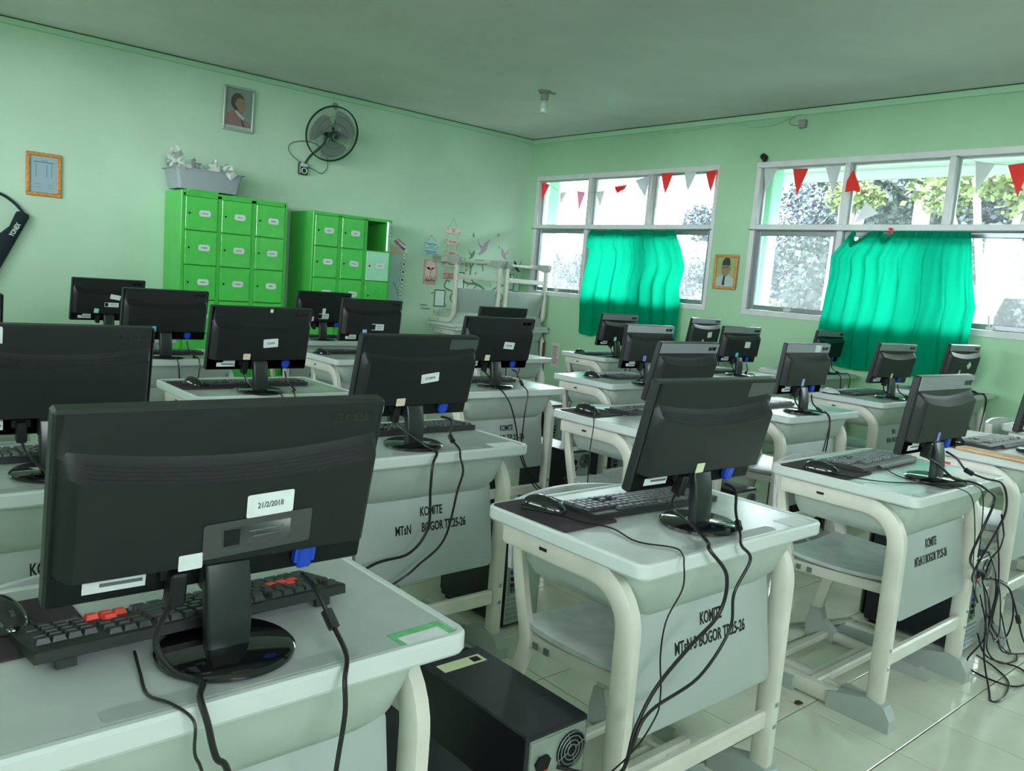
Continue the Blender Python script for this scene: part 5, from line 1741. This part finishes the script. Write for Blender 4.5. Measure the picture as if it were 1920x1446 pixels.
FL = [('red', [(7.337, 2.472), (7.195, 2.442), (7.301, 2.261)], 'red pennant in the corner end of the window string'),
      ('white', [(7.012, 2.345), (6.898, 2.348), (6.984, 2.193)], 'white pennant next to the corner red pennant'),
      ('pink', [(6.744, 2.355), (6.598, 2.333), (6.673, 2.129)], 'pink pennant hanging in the corner window'),
      ('white', [(6.443, 2.334), (6.3, 2.347), (6.347, 2.148)], 'white pennant between the pink and the folded red pennant'),
      ('redfold', [(6.172, 2.383), (5.984, 2.398), (6.116, 2.308)], 'folded short red pennant in the corner window'),
      ('white', [(5.878, 2.438), (5.682, 2.484), (5.716, 2.253)], 'white pennant beside a mullion after the folded red one'),
      ('red', [(5.543, 2.494), (5.387, 2.497), (5.46, 2.274)], 'red pennant in the third pane of the corner window'),
      ('white', [(5.254, 2.496), (5.105, 2.489), (5.18, 2.300)], 'white pennant between the two red ones of the corner window'),
      ('red', [(4.997, 2.484), (4.865, 2.497), (4.905, 2.279)], 'red pennant at the pillar end of the corner window'),
      ('white', [(4.352, 2.487), (4.204, 2.475), (4.307, 2.272)], 'white pennant at the pillar end of the large window'),
      ('red', [(4.06, 2.468), (3.906, 2.46), (3.987, 2.23)], 'red pennant in the first pane of the large window'),
      ('white', [(3.748, 2.461), (3.606, 2.475), (3.649, 2.23)], 'white pennant in the first pane of the large window'),
      ('redcr', [(3.52, 2.42), (3.47, 2.413), (3.41, 2.246)], 'crumpled red pennant dangling from a mullion'),
      ('white', [(3.357, 2.171), (3.24, 2.07), (3.431, 1.99)], 'fallen white pennant leaning on the transom'),
      ('white', [(2.556, 2.447), (2.417, 2.416), (2.516, 2.211)], 'white pennant in the third pane of the large window'),
      ('red', [(2.331, 2.407), (2.175, 2.420), (2.231, 2.173)], 'large red pennant at the picture edge'),
      ('red', [(3.141, 1.955), (3.106, 1.955), (3.114, 1.875)], 'small red pennant tip showing in the curtain sag')]
fx = 6.648
for kd, (a, b, c), lab in FL:
    mt = M_FLAGW if kd == 'white' else (M_FLAGP if kd == 'pink' else M_FLAGR)
    A, B_, Cc = Vector((fx, *a)), Vector((fx - 0.004, *b)), Vector((fx - 0.012, *c))
    if kd == 'redcr':
        mb = MB()
        pts = [Vector((fx, 3.51, 2.42)), Vector((fx - 0.01, 3.49, 2.42)), Vector((fx - 0.03, 3.53, 2.34)), Vector((fx - 0.02, 3.47, 2.33)), Vector((fx, 3.43, 2.30)), Vector((fx - 0.03, 3.535, 2.245)), Vector((fx, 3.48, 2.26)), Vector((fx - 0.035, 3.40, 2.24))]
        mb.add(pts, [(0, 2, 3, 1), (1, 3, 4), (2, 5, 6, 3), (3, 6, 7, 4)])
        o = mb.build('pennant', mt, None, smooth=0, fixn=False)
    elif kd == 'redfold':
        o = MB().add([A, B_, Vector((fx - 0.005, 6.03, 2.352)), Cc, A + Vector((-0.012, -0.02, -0.01)), B_ + Vector((-0.012, 0, -0.03))], [(0, 1, 2, 3), (4, 5, 2, 3)]).build('pennant', mt, None, smooth=0, fixn=False)
    else:
        def f(u, v, A=A, B_=B_, Cc=Cc):
            p = A.lerp(B_, u).lerp(Cc, v * 0.995)
            p.x += 0.006 * math.sin(u * 5 + A.y * 3) * (1 - v)
            return p
        o = MB().grid(f, 4, 5).build('pennant', mt, None, smooth=180, fixn=False)
    tag(o, lab, 'pennant', 'bunting pennants in the windows')
S1 = [(7.40, 2.49), (7.337, 2.472), (7.195, 2.442), (7.012, 2.346), (6.898, 2.348), (6.744, 2.356), (6.598, 2.334), (6.443, 2.335), (6.30, 2.348), (6.172, 2.384), (5.984, 2.399), (5.878, 2.439), (5.682, 2.485), (5.543, 2.495), (5.387, 2.497), (5.254, 2.496), (5.0, 2.485), (4.88, 2.498)]
S2 = [(4.41, 2.50), (4.352, 2.488), (4.06, 2.469), (3.906, 2.461), (3.748, 2.462), (3.606, 2.476), (3.56, 2.485), (3.51, 2.43)]
S3 = [(2.70, 2.50), (2.605, 2.473), (2.556, 2.448), (2.417, 2.417), (2.331, 2.408), (2.175, 2.421), (2.0, 2.46), (1.92, 2.49)]
for pts, lab in ((S1, 'thin bunting string across the corner window'), (S2, 'thin bunting string across the first pane of the large window'), (S3, 'thin bunting string in the last pane of the large window')):
    o = MB().tube([(fx + 0.002, y, z) for y, z in pts], 0.0016, 4).tube([(fx + 0.002, pts[0][0], pts[0][1]), (XW - 0.011, pts[0][0], pts[0][1])], 0.0016, 4).tube([(fx + 0.002, pts[-1][0], pts[-1][1]), (XW - 0.011, pts[-1][0], pts[-1][1])], 0.0016, 4)
    tag(o.build('bunting_string', M_STRING, None), lab, 'string')

# ================================================================ pictures on the walls
# local frame of a wall picture: X along the wall to the right as seen, Z up, -Y toward the viewer


def picture_frame(name, label, loc, rz, w, h, fw, fmat, dep=0.022, lean=0.0):
    t = thing(name, label, 'picture', loc, rot=(lean, 0, rz))
    f = MB()
    for (x0, x1, z0, z1) in ((-w / 2, w / 2, h / 2 - fw, h / 2), (-w / 2, w / 2, -h / 2, -h / 2 + fw), (-w / 2, -w / 2 + fw, -h / 2 + fw, h / 2 - fw), (w / 2 - fw, w / 2, -h / 2 + fw, h / 2 - fw)):
        f.box(x0, x1, -dep, -0.002, z0, z1, 0.005)
    f.build('frame', fmat, t, smooth=0)
    return t


def flat(poly, y, mat, parent, name, th=0.001):
    return MB().prism(poly, 1, y - th, y).build(name, mat, parent, smooth=0)


def ell(cx, cz, rx, rz, n=20, a0=0, a1=360):
    return [(cx + rx * math.cos(R(a0 + (a1 - a0) * i / n)), cz + rz * math.sin(R(a0 + (a1 - a0) * i / n))) for i in range(n if a1 - a0 == 360 else n + 1)]


# certificate
t = picture_frame('framed_certificate', 'gilt framed pale blue certificate on the mint wall', (1.494, YW - 0.002, 1.841), 0, 0.254, 0.342, 0.030, M_GOLD)
flat([(-.10, -.145), (.10, -.145), (.10, .145), (-.10, .145)], -0.008, M_PAPER, t, 'certificate')
pr = MB()
pr.box(-0.072, 0.072, -0.0102, -0.009, 0.094, 0.100)
for x in (-0.055, 0.022, 0.058):
    pr.box(x - 0.0012, x + 0.0012, -0.0102, -0.009, -0.02, 0.084)
for z in (-0.075, -0.10):
    pr.box(-0.06, -0.02, -0.0102, -0.009, z, z + 0.002).box(0.03, 0.065, -0.0102, -0.009, z - 0.006, z - 0.004)
pr.box(-0.02, 0.03, -0.0102, -0.009, 0.11, 0.113)
pr.build('printed_line', M_PRINT, t, smooth=0)
# high portrait (head in profile)
t = picture_frame('framed_portrait', 'silver framed portrait with bare collar high beside the fan', (3.066, YW - 0.014, 2.650), 0, 0.288, 0.392, 0.020, M_SILV, lean=R(3))
flat([(-.126, -.178), (.126, -.178), (.126, .178), (-.126, .178)], -0.006, M_PHBG2, t, 'print')
flat([(-.124, -.176), (.124, -.176), (.124, -.150), (-.124, -.150)], -0.0072, M_SHIRT, t, 'caption_strip')
flat([(-.122, -.150), (-.118, -.06), (-.085, -.035), (-.05, -.015), (-.01, -.02), (.03, -.06), (.075, -.09), (.118, -.120), (.12, -.150)], -0.0074, M_SKIN2, t, 'shoulders')
flat([(-.045, -.03), (-.035, .03), (.0, .02), (.038, -.02), (.03, -.06), (-.02, -.05)], -0.0080, M_SKIN2, t, 'neck')
flat([(-.03, -.005), (.015, -.04), (.055, -.07), (.048, -.09), (.0, -.06), (-.035, -.025)], -0.0090, M_SHIRT, t, 'collar')
flat([(.02, -.085), (.045, -.10), (.065, -.15), (.045, -.15)], -0.0088, M_SKIND, t, 'lapel')
flat(ell(-.012, .062, .064, .078, 20), -0.0092, M_SKIND, t, 'hair')
flat([(-.02, .09), (.02, .10), (.048, .085), (.055, .05), (.066, .03), (.055, .01), (.05, -.015), (.025, -.03), (-.01, .0), (-.035, .045)], -0.0104, M_SKIN, t, 'face')
flat(ell(-.030, .045, .010, .018, 10), -0.0112, M_SKIN2, t, 'ear')
flat([(.030, .062), (.050, .060), (.050, .055), (.030, .056)], -0.0112, M_SKIND, t, 'brow')
# portrait on the window wall
t = picture_frame('framed_portrait', 'gilt framed portrait with black cap between the windows', (XW - 0.012, 4.662, 1.538), R(-90), 0.258, 0.326, 0.026, M_GOLD, lean=0)
flat([(-.106, -.14), (.106, -.14), (.106, .14), (-.106, .14)], -0.006, M_PHBG, t, 'print')
flat([(-.104, -.139), (-.104, -.065), (-.05, -.035), (0, -.06), (.05, -.035), (.104, -.06), (.104, -.139)], -0.0074, M_SHIRT, t, 'jacket')
flat([(-.03, -.02), (.035, -.01), (.045, -.035), (.0, -.075), (-.03, -.045)], -0.0082, M_SHIRT, t, 'collar')
flat([(-.018, -.035), (.002, -.035), (.0, -.125), (-.028, -.125)], -0.0092, M_PECI, t, 'tie')
flat(ell(.0, .022, .048, .066, 20), -0.0090, M_SKIN, t, 'face')
flat(ell(.050, .03, .010, .016, 10), -0.0086, M_SKIN, t, 'ear')
flat([(-.046, .062), (.048, .062), (.044, .105), (.03, .132), (-.012, .134), (-.036, .108)], -0.0100, M_PECI, t, 'cap')
flat([(-.040, .040), (.046, .044), (.046, .050), (-.040, .047)], -0.0100, M_SKIND, t, 'brow')
gl = MB()
for cx in (-0.018, 0.018):
    gl.tube([(cx + 0.014 * math.cos(a * PI / 6), -0.0104, 0.032 + 0.010 * math.sin(a * PI / 6)) for a in range(12)], 0.0011, 4, closed=True)
gl.build('spectacles', M_SKIND, t)
flat([(-.016, -.014), (.018, -.012), (.016, -.008), (-.014, -.009)], -0.0100, M_SKIN2, t, 'mouth')

# hanging sign boards
def sign_set(label, x, tops, w, h, mats, texts, ink, apex):
    t = thing('hanging_sign', label, 'sign', (x, YW, 0))
    st = MB()
    st.tube([(0, -0.004, apex), (-w * 0.36, -0.010, tops[0])], 0.0016, 4).tube([(0, -0.004, apex), (w * 0.36, -0.010, tops[0])], 0.0016, 4)
    for a, b in zip(tops, tops[1:]):
        for s in (-1, 1):
            st.tube([(s * w * 0.36, -0.010, a - h), (s * w * 0.36, -0.010, b)], 0.0014, 4)
    st.build('hanging_cord', M_GREY, t)
    MB().lathe([(0.0005, 0), (0.005, 0), (0.005, 0.006), (0.0005, 0.006)], 8).build('nail', M_GREY, t, loc=(0, 0, apex), rot=(R(90), 0, 0))
    for k, z in enumerate(tops):
        b = MB().box(-w / 2, w / 2, -0.018, -0.004, -h, 0, 0.003).build('sign_board', mats[k], t, loc=(0, 0, z), smooth=0)
        for j, (s, ww, hh, dz) in enumerate(texts[k]):
            lettering(s, ww, hh, ink, b, (0, -0.0186, -h / 2 + dz), bold=0.01)
        MB().prism(ell(-w * 0.42, -h * 0.25, 0.007, 0.008, 8), 1, -0.0186, -0.018).prism(ell(w * 0.42, -h * 0.75, 0.007, 0.008, 8), 1, -0.0186, -0.018).build('flower_print', M_MAG, b, smooth=0)
    return t


sign_set('pale blue hanging sign of two boards near the tree decal', 5.305, [1.652, 1.565], 0.19, 0.066, [M_SIGNB] * 2, [[('Pojok Baca', 0.125, 0.030, 0.006), ('5S kita', 0.06, 0.010, -0.020)], [('BUKU ADALAH', 0.13, 0.018, 0.012), ('JENDELA DUNIA', 0.14, 0.016, -0.014)]], M_NAVY, 1.722)
sign_set('tall pink hanging sign of five small boards', 5.590, [1.836, 1.711, 1.586, 1.459, 1.331], 0.19, 0.066, [M_SIGNP] * 4 + [M_SIGNP2], [[('Budayakan', 0.07, 0.012, 0.018), ('5S', 0.036, 0.026, -0.008)], [('Senyum', 0.10, 0.024, 0)], [('Salam', 0.085, 0.024, 0)], [('Sapa', 0.07, 0.026, 0)], [('Sopan &', 0.075, 0.018, 0.012), ('Santun', 0.07, 0.018, -0.014)]], M_BROWN, 1.932)

# rose poster, affirmation poster
t = thing('poster', 'small rose poster with pale rounded figure below the blue sign', 'poster', (5.32, YW - 0.001, 1.32))
flat([(-.092, -.136), (.082, -.138), (.075, -.11), (.092, -.09), (.092, .136), (-.092, .138)], 0, M_ROSE, t, 'sheet', 0.003)
flat(ell(-.004, .075, .062, .05, 18), -0.003, M_ROSEP, t, 'print', 0.0008)
flat(ell(-.035, .0, .04, .055, 16), -0.003, M_ROSEP, t, 'print', 0.0008)
flat(ell(.035, .0, .04, .055, 16), -0.003, M_ROSEP, t, 'print', 0.0008)
for sx in (-.05, -.02, .015, .05):
    flat(ell(sx, -.09 + .01 * math.cos(sx * 90), .012, .014, 8), -0.003, M_BROWN, t, 'print', 0.0006)
t = thing('affirmation_poster', 'tall pale blue poster with round pictures beside the shorter locker', 'poster', (4.86, YW - 0.001, 1.26))
flat([(-.17, -.42), (.075, -.42), (.085, .22), (.06, .30), (-.17, .34)], 0, M_AFF, t, 'sheet', 0.003)
flat(ell(-.06, .22, .13, .085, 20, 0, 180), -0.003, M_PEACH, t, 'print', 0.0008)
flat([(-.10, .335), (-.05, .345), (.02, .33), (.08, .285), (.125, .235), (.145, .26), (.10, .325), (.03, .375), (-.05, .39), (-.10, .38)], -0.0035, M_MINTW, t, 'banner', 0.001)
lettering('Afirmasi', 0.17, 0.040, M_MAG, t, (0.035, -0.0052, 0.325), (R(90), R(32), 0), bold=0.04)
lettering('Kalimat', 0.11, 0.022, M_MAG, t, (0.055, -0.0050, 0.356), (R(90), R(30), 0), bold=0.03)
for k in range(6):
    z = .205 - .085 * k
    x = .105 - .004 * k
    d = flat(ell(x, z, .036, .038, 18), -0.003, M_BRANCH, t, 'picture_rim', 0.0012)
    flat(ell(x, z, .031, .033, 18), -0.0042, M_MINTW, t, 'round_picture', 0.0008)
    flat(ell(x, z + .002, .016, .014, 10), -0.0050, (M_ROSE, M_MAG, M_BROWN, M_NAVY, M_LEAFO, M_LEAFG)[k], t, 'figure_print', 0.0006)
o = MB().tube(smooth_path([(-.02, -.005, -.08), (.02, -.005, -.14), (.055, -.005, -.215), (.075, -.005, -.225)], 5), 0.0035, 5).build('printed_stroke', M_BRANCH, t)

# tree decal with branches, leaves, birds and small frames
t = thing('tree_decal', 'wall decal of a curling tree with orange leaves and birds', 'decal', (6.0, YW - 0.0005, 0))
def br(pts, r):
    MB().sweep(smooth_path([(x - 6.0, -0.001, z) for x, z in pts], 6), [(0.0012, r), (-0.0012, r), (-0.0012, -r), (0.0012, -r)], side=(0, 1, 0)).build('branch', M_BRANCH, t, smooth=0)
br([(6.17, 0.76), (6.18, 0.95), (6.19, 1.15)], 0.022)
br([(6.18, 1.05), (6.10, 1.17), (5.98, 1.225), (5.86, 1.225), (5.78, 1.25)], 0.011)
br([(5.98, 1.222), (5.90, 1.28), (5.885, 1.38), (5.92, 1.46), (5.99, 1.49), (6.05, 1.45), (6.07, 1.38)], 0.008)
br([(6.19, 1.13), (6.30, 1.21), (6.42, 1.24), (6.50, 1.30), (6.46, 1.42), (6.40, 1.47)], 0.010)
br([(5.885, 1.40), (5.86, 1.47), (5.82, 1.47), (5.815, 1.43), (5.84, 1.42)], 0.006)
br([(6.16, 0.98), (6.02, 0.98), (5.90, 1.05), (5.75, 1.12), (5.62, 1.13), (5.53, 1.17), (5.55, 1.24), (5.60, 1.23)], 0.009)
br([(5.66, 1.125), (5.62, 1.05), (5.66, 1.0), (5.70, 1.03)], 0.009)
br([(6.00, 1.215), (5.95, 1.17), (5.97, 1.12), (6.01, 1.14)], 0.006)
br([(6.20, 1.0), (6.34, 1.02), (6.40, 1.08), (6.36, 1.13), (6.32, 1.10)], 0.006)
br([(6.20, 1.12), (6.22, 1.02), (6.28, 0.93), (6.30, 0.87)], 0.005)
def leaf(x, z, a, L, m):
    c, s = math.cos(R(a)), math.sin(R(a))
    p = [(0, 0), (.4, .22), (1, 0), (.4, -.22)]
    flat([(x - 6.0 + L * (q[0] * c - q[1] * s), z + L * (q[0] * s + q[1] * c)) for q in p], -0.001, m, t, 'leaf', 0.0012)
for q in ((5.735, 1.44, 10, .05, M_LEAFO), (5.78, 1.47, 70, .055, M_LEAFG), (5.80, 1.36, 40, .06, M_LEAFO), (5.56, 1.25, 130, .05, M_LEAFG), (5.60, 1.27, 60, .045, M_LEAFG), (5.84, 1.18, 60, .055, M_LEAFO), (6.20, 1.20, 100, .04, M_LEAFO), (5.34, 1.08, 20, .055, M_LEAFO), (5.57, .93, 110, .07, M_LEAFG), (5.42, .86, 120, .05, M_LEAFO), (5.40, .80, 150, .05, M_LEAFG), (5.95, 1.33, 60, .05, M_LEAFO),
          (6.60, 1.33, 90, .05, M_LEAFG), (6.61, 1.40, 80, .045, M_LEAFG), (6.55, 1.42, 130, .045, M_LEAFO), (5.90, 1.75, 100, .07, M_BRANCH), (6.25, 1.80, 50, .05, M_BRANCH), (6.12, 1.72, 70, .05, M_LEAFG), (6.30, 1.66, 120, .05, M_LEAFG), (6.50, 1.68, 80, .05, M_MINTW), (6.04, 1.02, 60, .05, M_LEAFG)):
    leaf(*q)
def bird(x, z, s, m, flip=1):
    p = [(-.5, .55), (-.28, .18), (-.05, .12), (.12, .38), (.34, .46), (.30, .18), (.22, -.10), (.02, -.28), (-.22, -.42), (-.40, -.34), (-.20, -.22), (-.16, -.05), (-.36, .16)]
    flat([(x - 6.0 + flip * s * a, z + s * b) for a, b in p], -0.001, m, t, 'bird', 0.0012)
bird(6.05, 1.645, 0.20, M_BIRD)
bird(6.37, 1.60, 0.15, M_BIRD, -1)
bird(5.89, 1.555, 0.12, M_BRANCH)
bird(6.585, 1.47, 0.15, M_BIRDD, -1)
def fr_(x0, x1, z0, z1, m=M_BIRDD):
    w = 0.011
    MB().box(x0 - 6, x1 - 6, -0.0022, -0.001, z1 - w, z1).box(x0 - 6, x1 - 6, -0.0022, -0.001, z0, z0 + w).box(x0 - 6, x0 - 6 + w, -0.0022, -0.001, z0 + w, z1 - w).box(x1 - 6 - w, x1 - 6, -0.0022, -0.001, z0 + w, z1 - w).build('frame_print', m, t, smooth=0)
    MB().box(x0 - 6 + w, x1 - 6 - w, -0.0016, -0.001, z0 + w, z1 - w).build('frame_field', M_MINTW, t, smooth=0)
fr_(5.394, 5.545, 0.941, 1.132)
fr_(5.66, 5.80, 1.155, 1.348)
fr_(6.43, 6.56, 1.18, 1.375, M_BRANCH)
fr_(6.555, 6.66, 1.165, 1.272, M_BRANCH)
lettering('kelas', 0.09, 0.024, M_BRANCH, t, (5.26 - 6.0, -0.0015, 0.955))
lettering('8.3 & friends', 0.12, 0.024, M_BRANCH, t, (5.28 - 6.0, -0.0015, 0.915))

# notice low on the window wall
t = thing('notice_sheet', 'aged paper notice low on the window wall near the corner', 'notice', (XW - 0.001, 6.908, 0.48), rz=R(-90))
flat([(-.068, -.145), (.064, -.148), (.07, .135), (.03, .14), (.02, .12), (-.05, .145), (-.066, .13)], 0, M_POSTER, t, 'sheet', 0.003)
lettering('BUKU', 0.085, 0.030, M_BROWN, t, (-0.005, -0.0034, 0.085))
lettering('KARTU', 0.085, 0.028, M_MAG, t, (0.005, -0.0034, -0.062))
nl = MB()
for k, z in enumerate((0.055, 0.038, 0.02, 0.002, -0.016, -0.034, -0.09, -0.105)):
    nl.box(-0.05 + 0.005 * (k % 2), 0.04 - 0.012 * (k % 3), -0.0036, -0.003, z - 0.003, z + 0.003)
nl.build('printed_line', M_PRINT, t, smooth=0)

# racket bag hanging on the left wall
t = thing('racket_bag', 'dark racket bag hanging by its strap on the mint wall', 'bag', (1.36, YW - 0.035, 1.52))
A = [(-0.055, 0.01), (-0.02, 0.012), (0.022, -0.006), (0.028, -0.03), (-0.175, -0.455), (-0.36, -0.80), (-0.50, -0.78), (-0.47, -0.50), (-0.36, -0.34), (-0.20, -0.20), (-0.10, -0.105)]
bg = MB()
cx_, cz_ = sum(p[0] for p in A) / len(A), sum(p[1] for p in A) / len(A)
n = len(A)
vs = []
for k, y in ((0.94, 0.03), (1.0, 0.018), (1.0, -0.012), (0.90, -0.030)):
    for x, z in A:
        vs.append((cx_ + (x - cx_) * k, y, cz_ + (z - cz_) * k))
fs = [(i * n + q, i * n + (q + 1) % n, (i + 1) * n + (q + 1) % n, (i + 1) * n + q) for i in range(3) for q in range(n)]
fs += [tuple(range(n)), tuple(3 * n + q for q in range(n))]
bg.add(vs, fs).build('bag', M_BAG, t, smooth=50)
ang = -62
lettering('YONEX', 0.118, 0.036, M_MINTW, t, (-0.075, -0.0315, -0.135), (R(90), R(ang), 0), bold=0.03)
lettering('YONEX', 0.20, 0.06, M_MINTW, t, (-0.28, -0.0315, -0.40), (R(90), R(ang), 0), bold=0.03)
MB().sweep(smooth_path([(-0.01, 0.0, 0.0), (-0.07, 0.004, 0.07), (-0.16, 0.01, 0.13), (-0.24, 0.012, 0.13), (-0.32, 0.01, 0.04), (-0.40, 0.008, -0.10), (-0.46, 0.004, -0.5)], 6), [(0.0015, 0.011), (-0.0015, 0.011), (-0.0015, -0.011), (0.0015, -0.011)], side=(0, 1, 0)).build('strap', M_BAG, t, smooth=0)
MB().lathe([(0.0005, 0), (0.006, 0), (0.006, 0.03), (0.0005, 0.03)], 8).build('nail', M_GREY, t, loc=(-0.20, 0.034, 0.125), rot=(R(90), 0, 0))

# ================================================================ wall fan
Cf = Vector((3.875, 7.30, 2.545))
dF = Vector((-0.02, -0.92, -0.39)).normalized()
xF = Vector((0, 0, 1)).cross(dF).normalized()
zF = dF.cross(xF).normalized()
fan = thing('wall_fan', 'black wall fan with round wire guard high on the mint wall', 'fan', (0, 0, 0))


def FP(r, a, d):
    return Cf + xF * (r * math.cos(a)) + zF * (r * math.sin(a)) + dF * d


RG = 0.262
rim = MB().tube([FP(RG, 2 * PI * i / 40, 0.0) for i in range(40)], 0.0065, 6, closed=True).tube([FP(RG, 2 * PI * i / 40, -0.018) for i in range(40)], 0.005, 6, closed=True)
rim.build('guard_rim', M_FANG, fan)
g = MB()
NW = 84
for i in range(NW):
    a = 2 * PI * i / NW
    sw = 0.10
    g.tube([FP(RG, a, 0), FP(RG * 0.86, a + sw * 0.2, 0.045), FP(RG * 0.55, a + sw * 0.6, 0.066), FP(0.048, a + sw, 0.072)], 0.00085, 3)
for r, d in ((0.19, 0.058), (0.12, 0.069)):
    g.tube([FP(r, 2 * PI * i / 36, d) for i in range(36)], 0.0016, 4, closed=True)
g.build('front_guard', M_FANG, fan, smooth=0, kind='stuff')
g = MB()
for i in range(NW):
    a = 2 * PI * i / NW
    g.tube([FP(RG, a, -0.018), FP(RG * 0.85, a, -0.065), FP(RG * 0.5, a, -0.088), FP(0.06, a, -0.09)], 0.0008, 3)
g.build('rear_guard', M_FANG, fan, smooth=0, kind='stuff')
hub = MB()
cap = [FP(0.046, 2 * PI * i / 20, 0.070) for i in range(20)]
cap2 = [FP(0.040, 2 * PI * i / 20, 0.082) for i in range(20)]
cap0 = [FP(0.046, 2 * PI * i / 20, 0.064) for i in range(20)]
hub.add(cap0 + cap + cap2, [(i, (i + 1) % 20, 20 + (i + 1) % 20, 20 + i) for i in range(20)] + [(20 + i, 20 + (i + 1) % 20, 40 + (i + 1) % 20, 40 + i) for i in range(20)] + [tuple(40 + i for i in range(20)), tuple(reversed(range(20)))])
hub.build('hub_badge', M_FANG, fan)
MB().tube([FP(0.030, 2 * PI * i / 20, 0.083) for i in range(20)], 0.004, 5, closed=True).build('badge_ring', M_ALU, fan)
for kb_ in range(3):
    a0 = 2 * PI * kb_ / 3 + 0.5
    def bl(u, v, a0=a0):
        r = 0.035 + 0.19 * u
        a = a0 + (v - 0.5) * (0.65 + 0.95 * math.sin(u * PI * 0.75)) + 0.35 * u
        return FP(r, a, 0.028 - 0.05 * v)
    MB().grid(bl, 10, 8, dF * 0.002).build('blade', M_FANB, fan)
MB().tube([FP(0, 0, 0.03), FP(0, 0, -0.04)], 0.036, 16).build('blade_hub', M_FANG, fan)
mo = MB()
pr_ = [(0.030, -0.06), (0.055, -0.075), (0.060, -0.11), (0.055, -0.16), (0.035, -0.185)]
vs = [FP(r, 2 * PI * i / 20, d) for r, d in pr_ for i in range(20)]
fs = [(k * 20 + i, k * 20 + (i + 1) % 20, (k + 1) * 20 + (i + 1) % 20, (k + 1) * 20 + i) for k in range(4) for i in range(20)]
fs += [tuple(range(20)), tuple(80 + i for i in range(20))]
mo.add(vs, fs).build('motor', M_FANG, fan)
pm = FP(0, 0, -0.13)
MB().tube(smooth_path([pm + Vector((0, 0, -0.05)), pm + Vector((-0.02, 0.02, -0.14)), Vector((3.76, 7.50, 2.34)), Vector((3.72, 7.53, 2.26))], 5), 0.013, 8).build('arm', M_FANG, fan)
MB().box(3.675, 3.765, 7.545, YW - 0.001, 2.155, 2.275, 0.012).build('switch_box', M_FANG, fan, smooth=0)
MB().box(3.685, 3.755, 7.538, 7.546, 2.232, 2.270, 0.003).build('box_label', M_WHITE, fan, smooth=0)
MB().tube([(3.72 + 0.026 * math.cos(a * PI / 8), 7.540, 2.193 + 0.026 * math.sin(a * PI / 8)) for a in range(16)], 0.005, 5, closed=True).build('dial_ring', M_WHITE, fan)
MB().tube(smooth_path([(3.70, 7.58, 2.27), (3.60, 7.585, 2.33), (3.57, 7.59, 2.40), (3.64, 7.59, 2.46), (3.80, 7.585, 2.48), (3.95, 7.59, 2.42), (3.99, 7.59, 2.28), (3.93, 7.585, 2.20), (3.85, 7.585, 2.22), (3.77, 7.58, 2.24)], 6), 0.003, 5).build('cord', M_FANG, fan)
MB().tube(smooth_path([(3.95, 7.59, 2.44), (4.03, 7.59, 2.62), (4.06, 7.59, 2.78), (4.045, 7.592, 2.85)], 6), 0.003, 5).build('cord', M_FANG, fan)
tag(MB().lathe([(0.0005, 0), (0.032, 0), (0.030, 0.018), (0.018, 0.024), (0.0005, 0.024)], 16).build('round_socket', M_GREY, None, loc=(4.045, YW - 0.0005, 2.872), rot=(R(90), 0, 0)), 'small round grey socket on the wall above the fan', 'socket')

# ================================================================ ceiling lamp and small fixtures
lampT = thing('ceiling_bulb', 'unlit white bulb in a socket on the grey ceiling', 'lamp', (5.06, 5.64, ZC))
MB().lathe([(0.055, 0), (0.055, -0.018), (0.036, -0.03), (0.036, -0.075), (0.028, -0.08), (0.0005, -0.08)], 20).build('socket', M_GREY, lampT)
MB().lathe([(0.016, -0.078), (0.022, -0.092), (0.033, -0.108), (0.0345, -0.13), (0.0345, -0.175), (0.030, -0.19), (0.0005, -0.193)], 20).build('bulb', M_BULB, lampT)
MB().box(-0.085, -0.05, -0.006, 0.006, -0.014, -0.006, 0.002).box(0.05, 0.12, -0.02, 0.02, -0.008, -0.0005, 0.002).build('bracket', M_GREY, lampT, smooth=0)
ns = MB()
rn = random.Random(4)
for k in range(7):
    c = Vector((rn.uniform(-.014, .006), rn.uniform(-.024, .024), rn.uniform(.005, .05)))
    q = rn.uniform(.016, .026)
    ns.lathe([(0.001, -q), (q * 0.7, -q * 0.7), (q, 0), (q * 0.7, q * 0.7), (0.001, q)], 8, c)
tag(ns.build('mud_nest', M_NEST, None, loc=(XW - 0.024, 4.385, 2.555)), 'small dark mud nest on top of the large window frame', 'nest')
jb = MB().box(XW - 0.035, XW - 0.0005, 4.0, 4.07, 2.82, 2.89, 0.005)
tag(jb.build('junction_box', M_GREY, None, smooth=0), 'square grey junction box below the cornice above windows', 'junction box')
cable('wall_wire', 'thin grey wire draping along the cornice to the junction box', [(XW - 0.018, 5.60, 2.90), (XW - 0.018, 5.0, 2.915), (XW - 0.02, 4.72, 2.925), (XW - 0.02, 4.52, 2.87), (XW - 0.02, 4.32, 2.875), (XW - 0.02, 4.13, 2.93), (XW - 0.02, 4.035, 2.935), (XW - 0.018, 4.03, 2.89)], 0.0032, 5, mat=M_CORN, cat='wire')
cable('wall_wire', 'short grey wire curling into the junction box', [(XW - 0.02, 4.12, 2.93), (XW - 0.02, 4.17, 2.90), (XW - 0.02, 4.15, 2.86), (XW - 0.02, 4.075, 2.845)], 0.0035, 5, mat=M_GREY, cat='wire')
cable('wall_wire', 'thin wire stapled above the fan under the cornice', [(4.05, YW - 0.004, 2.885), (4.03, YW - 0.004, 2.92), (4.035, YW - 0.004, 2.945)], 0.003, 5, mat=M_CORN, cat='wire')
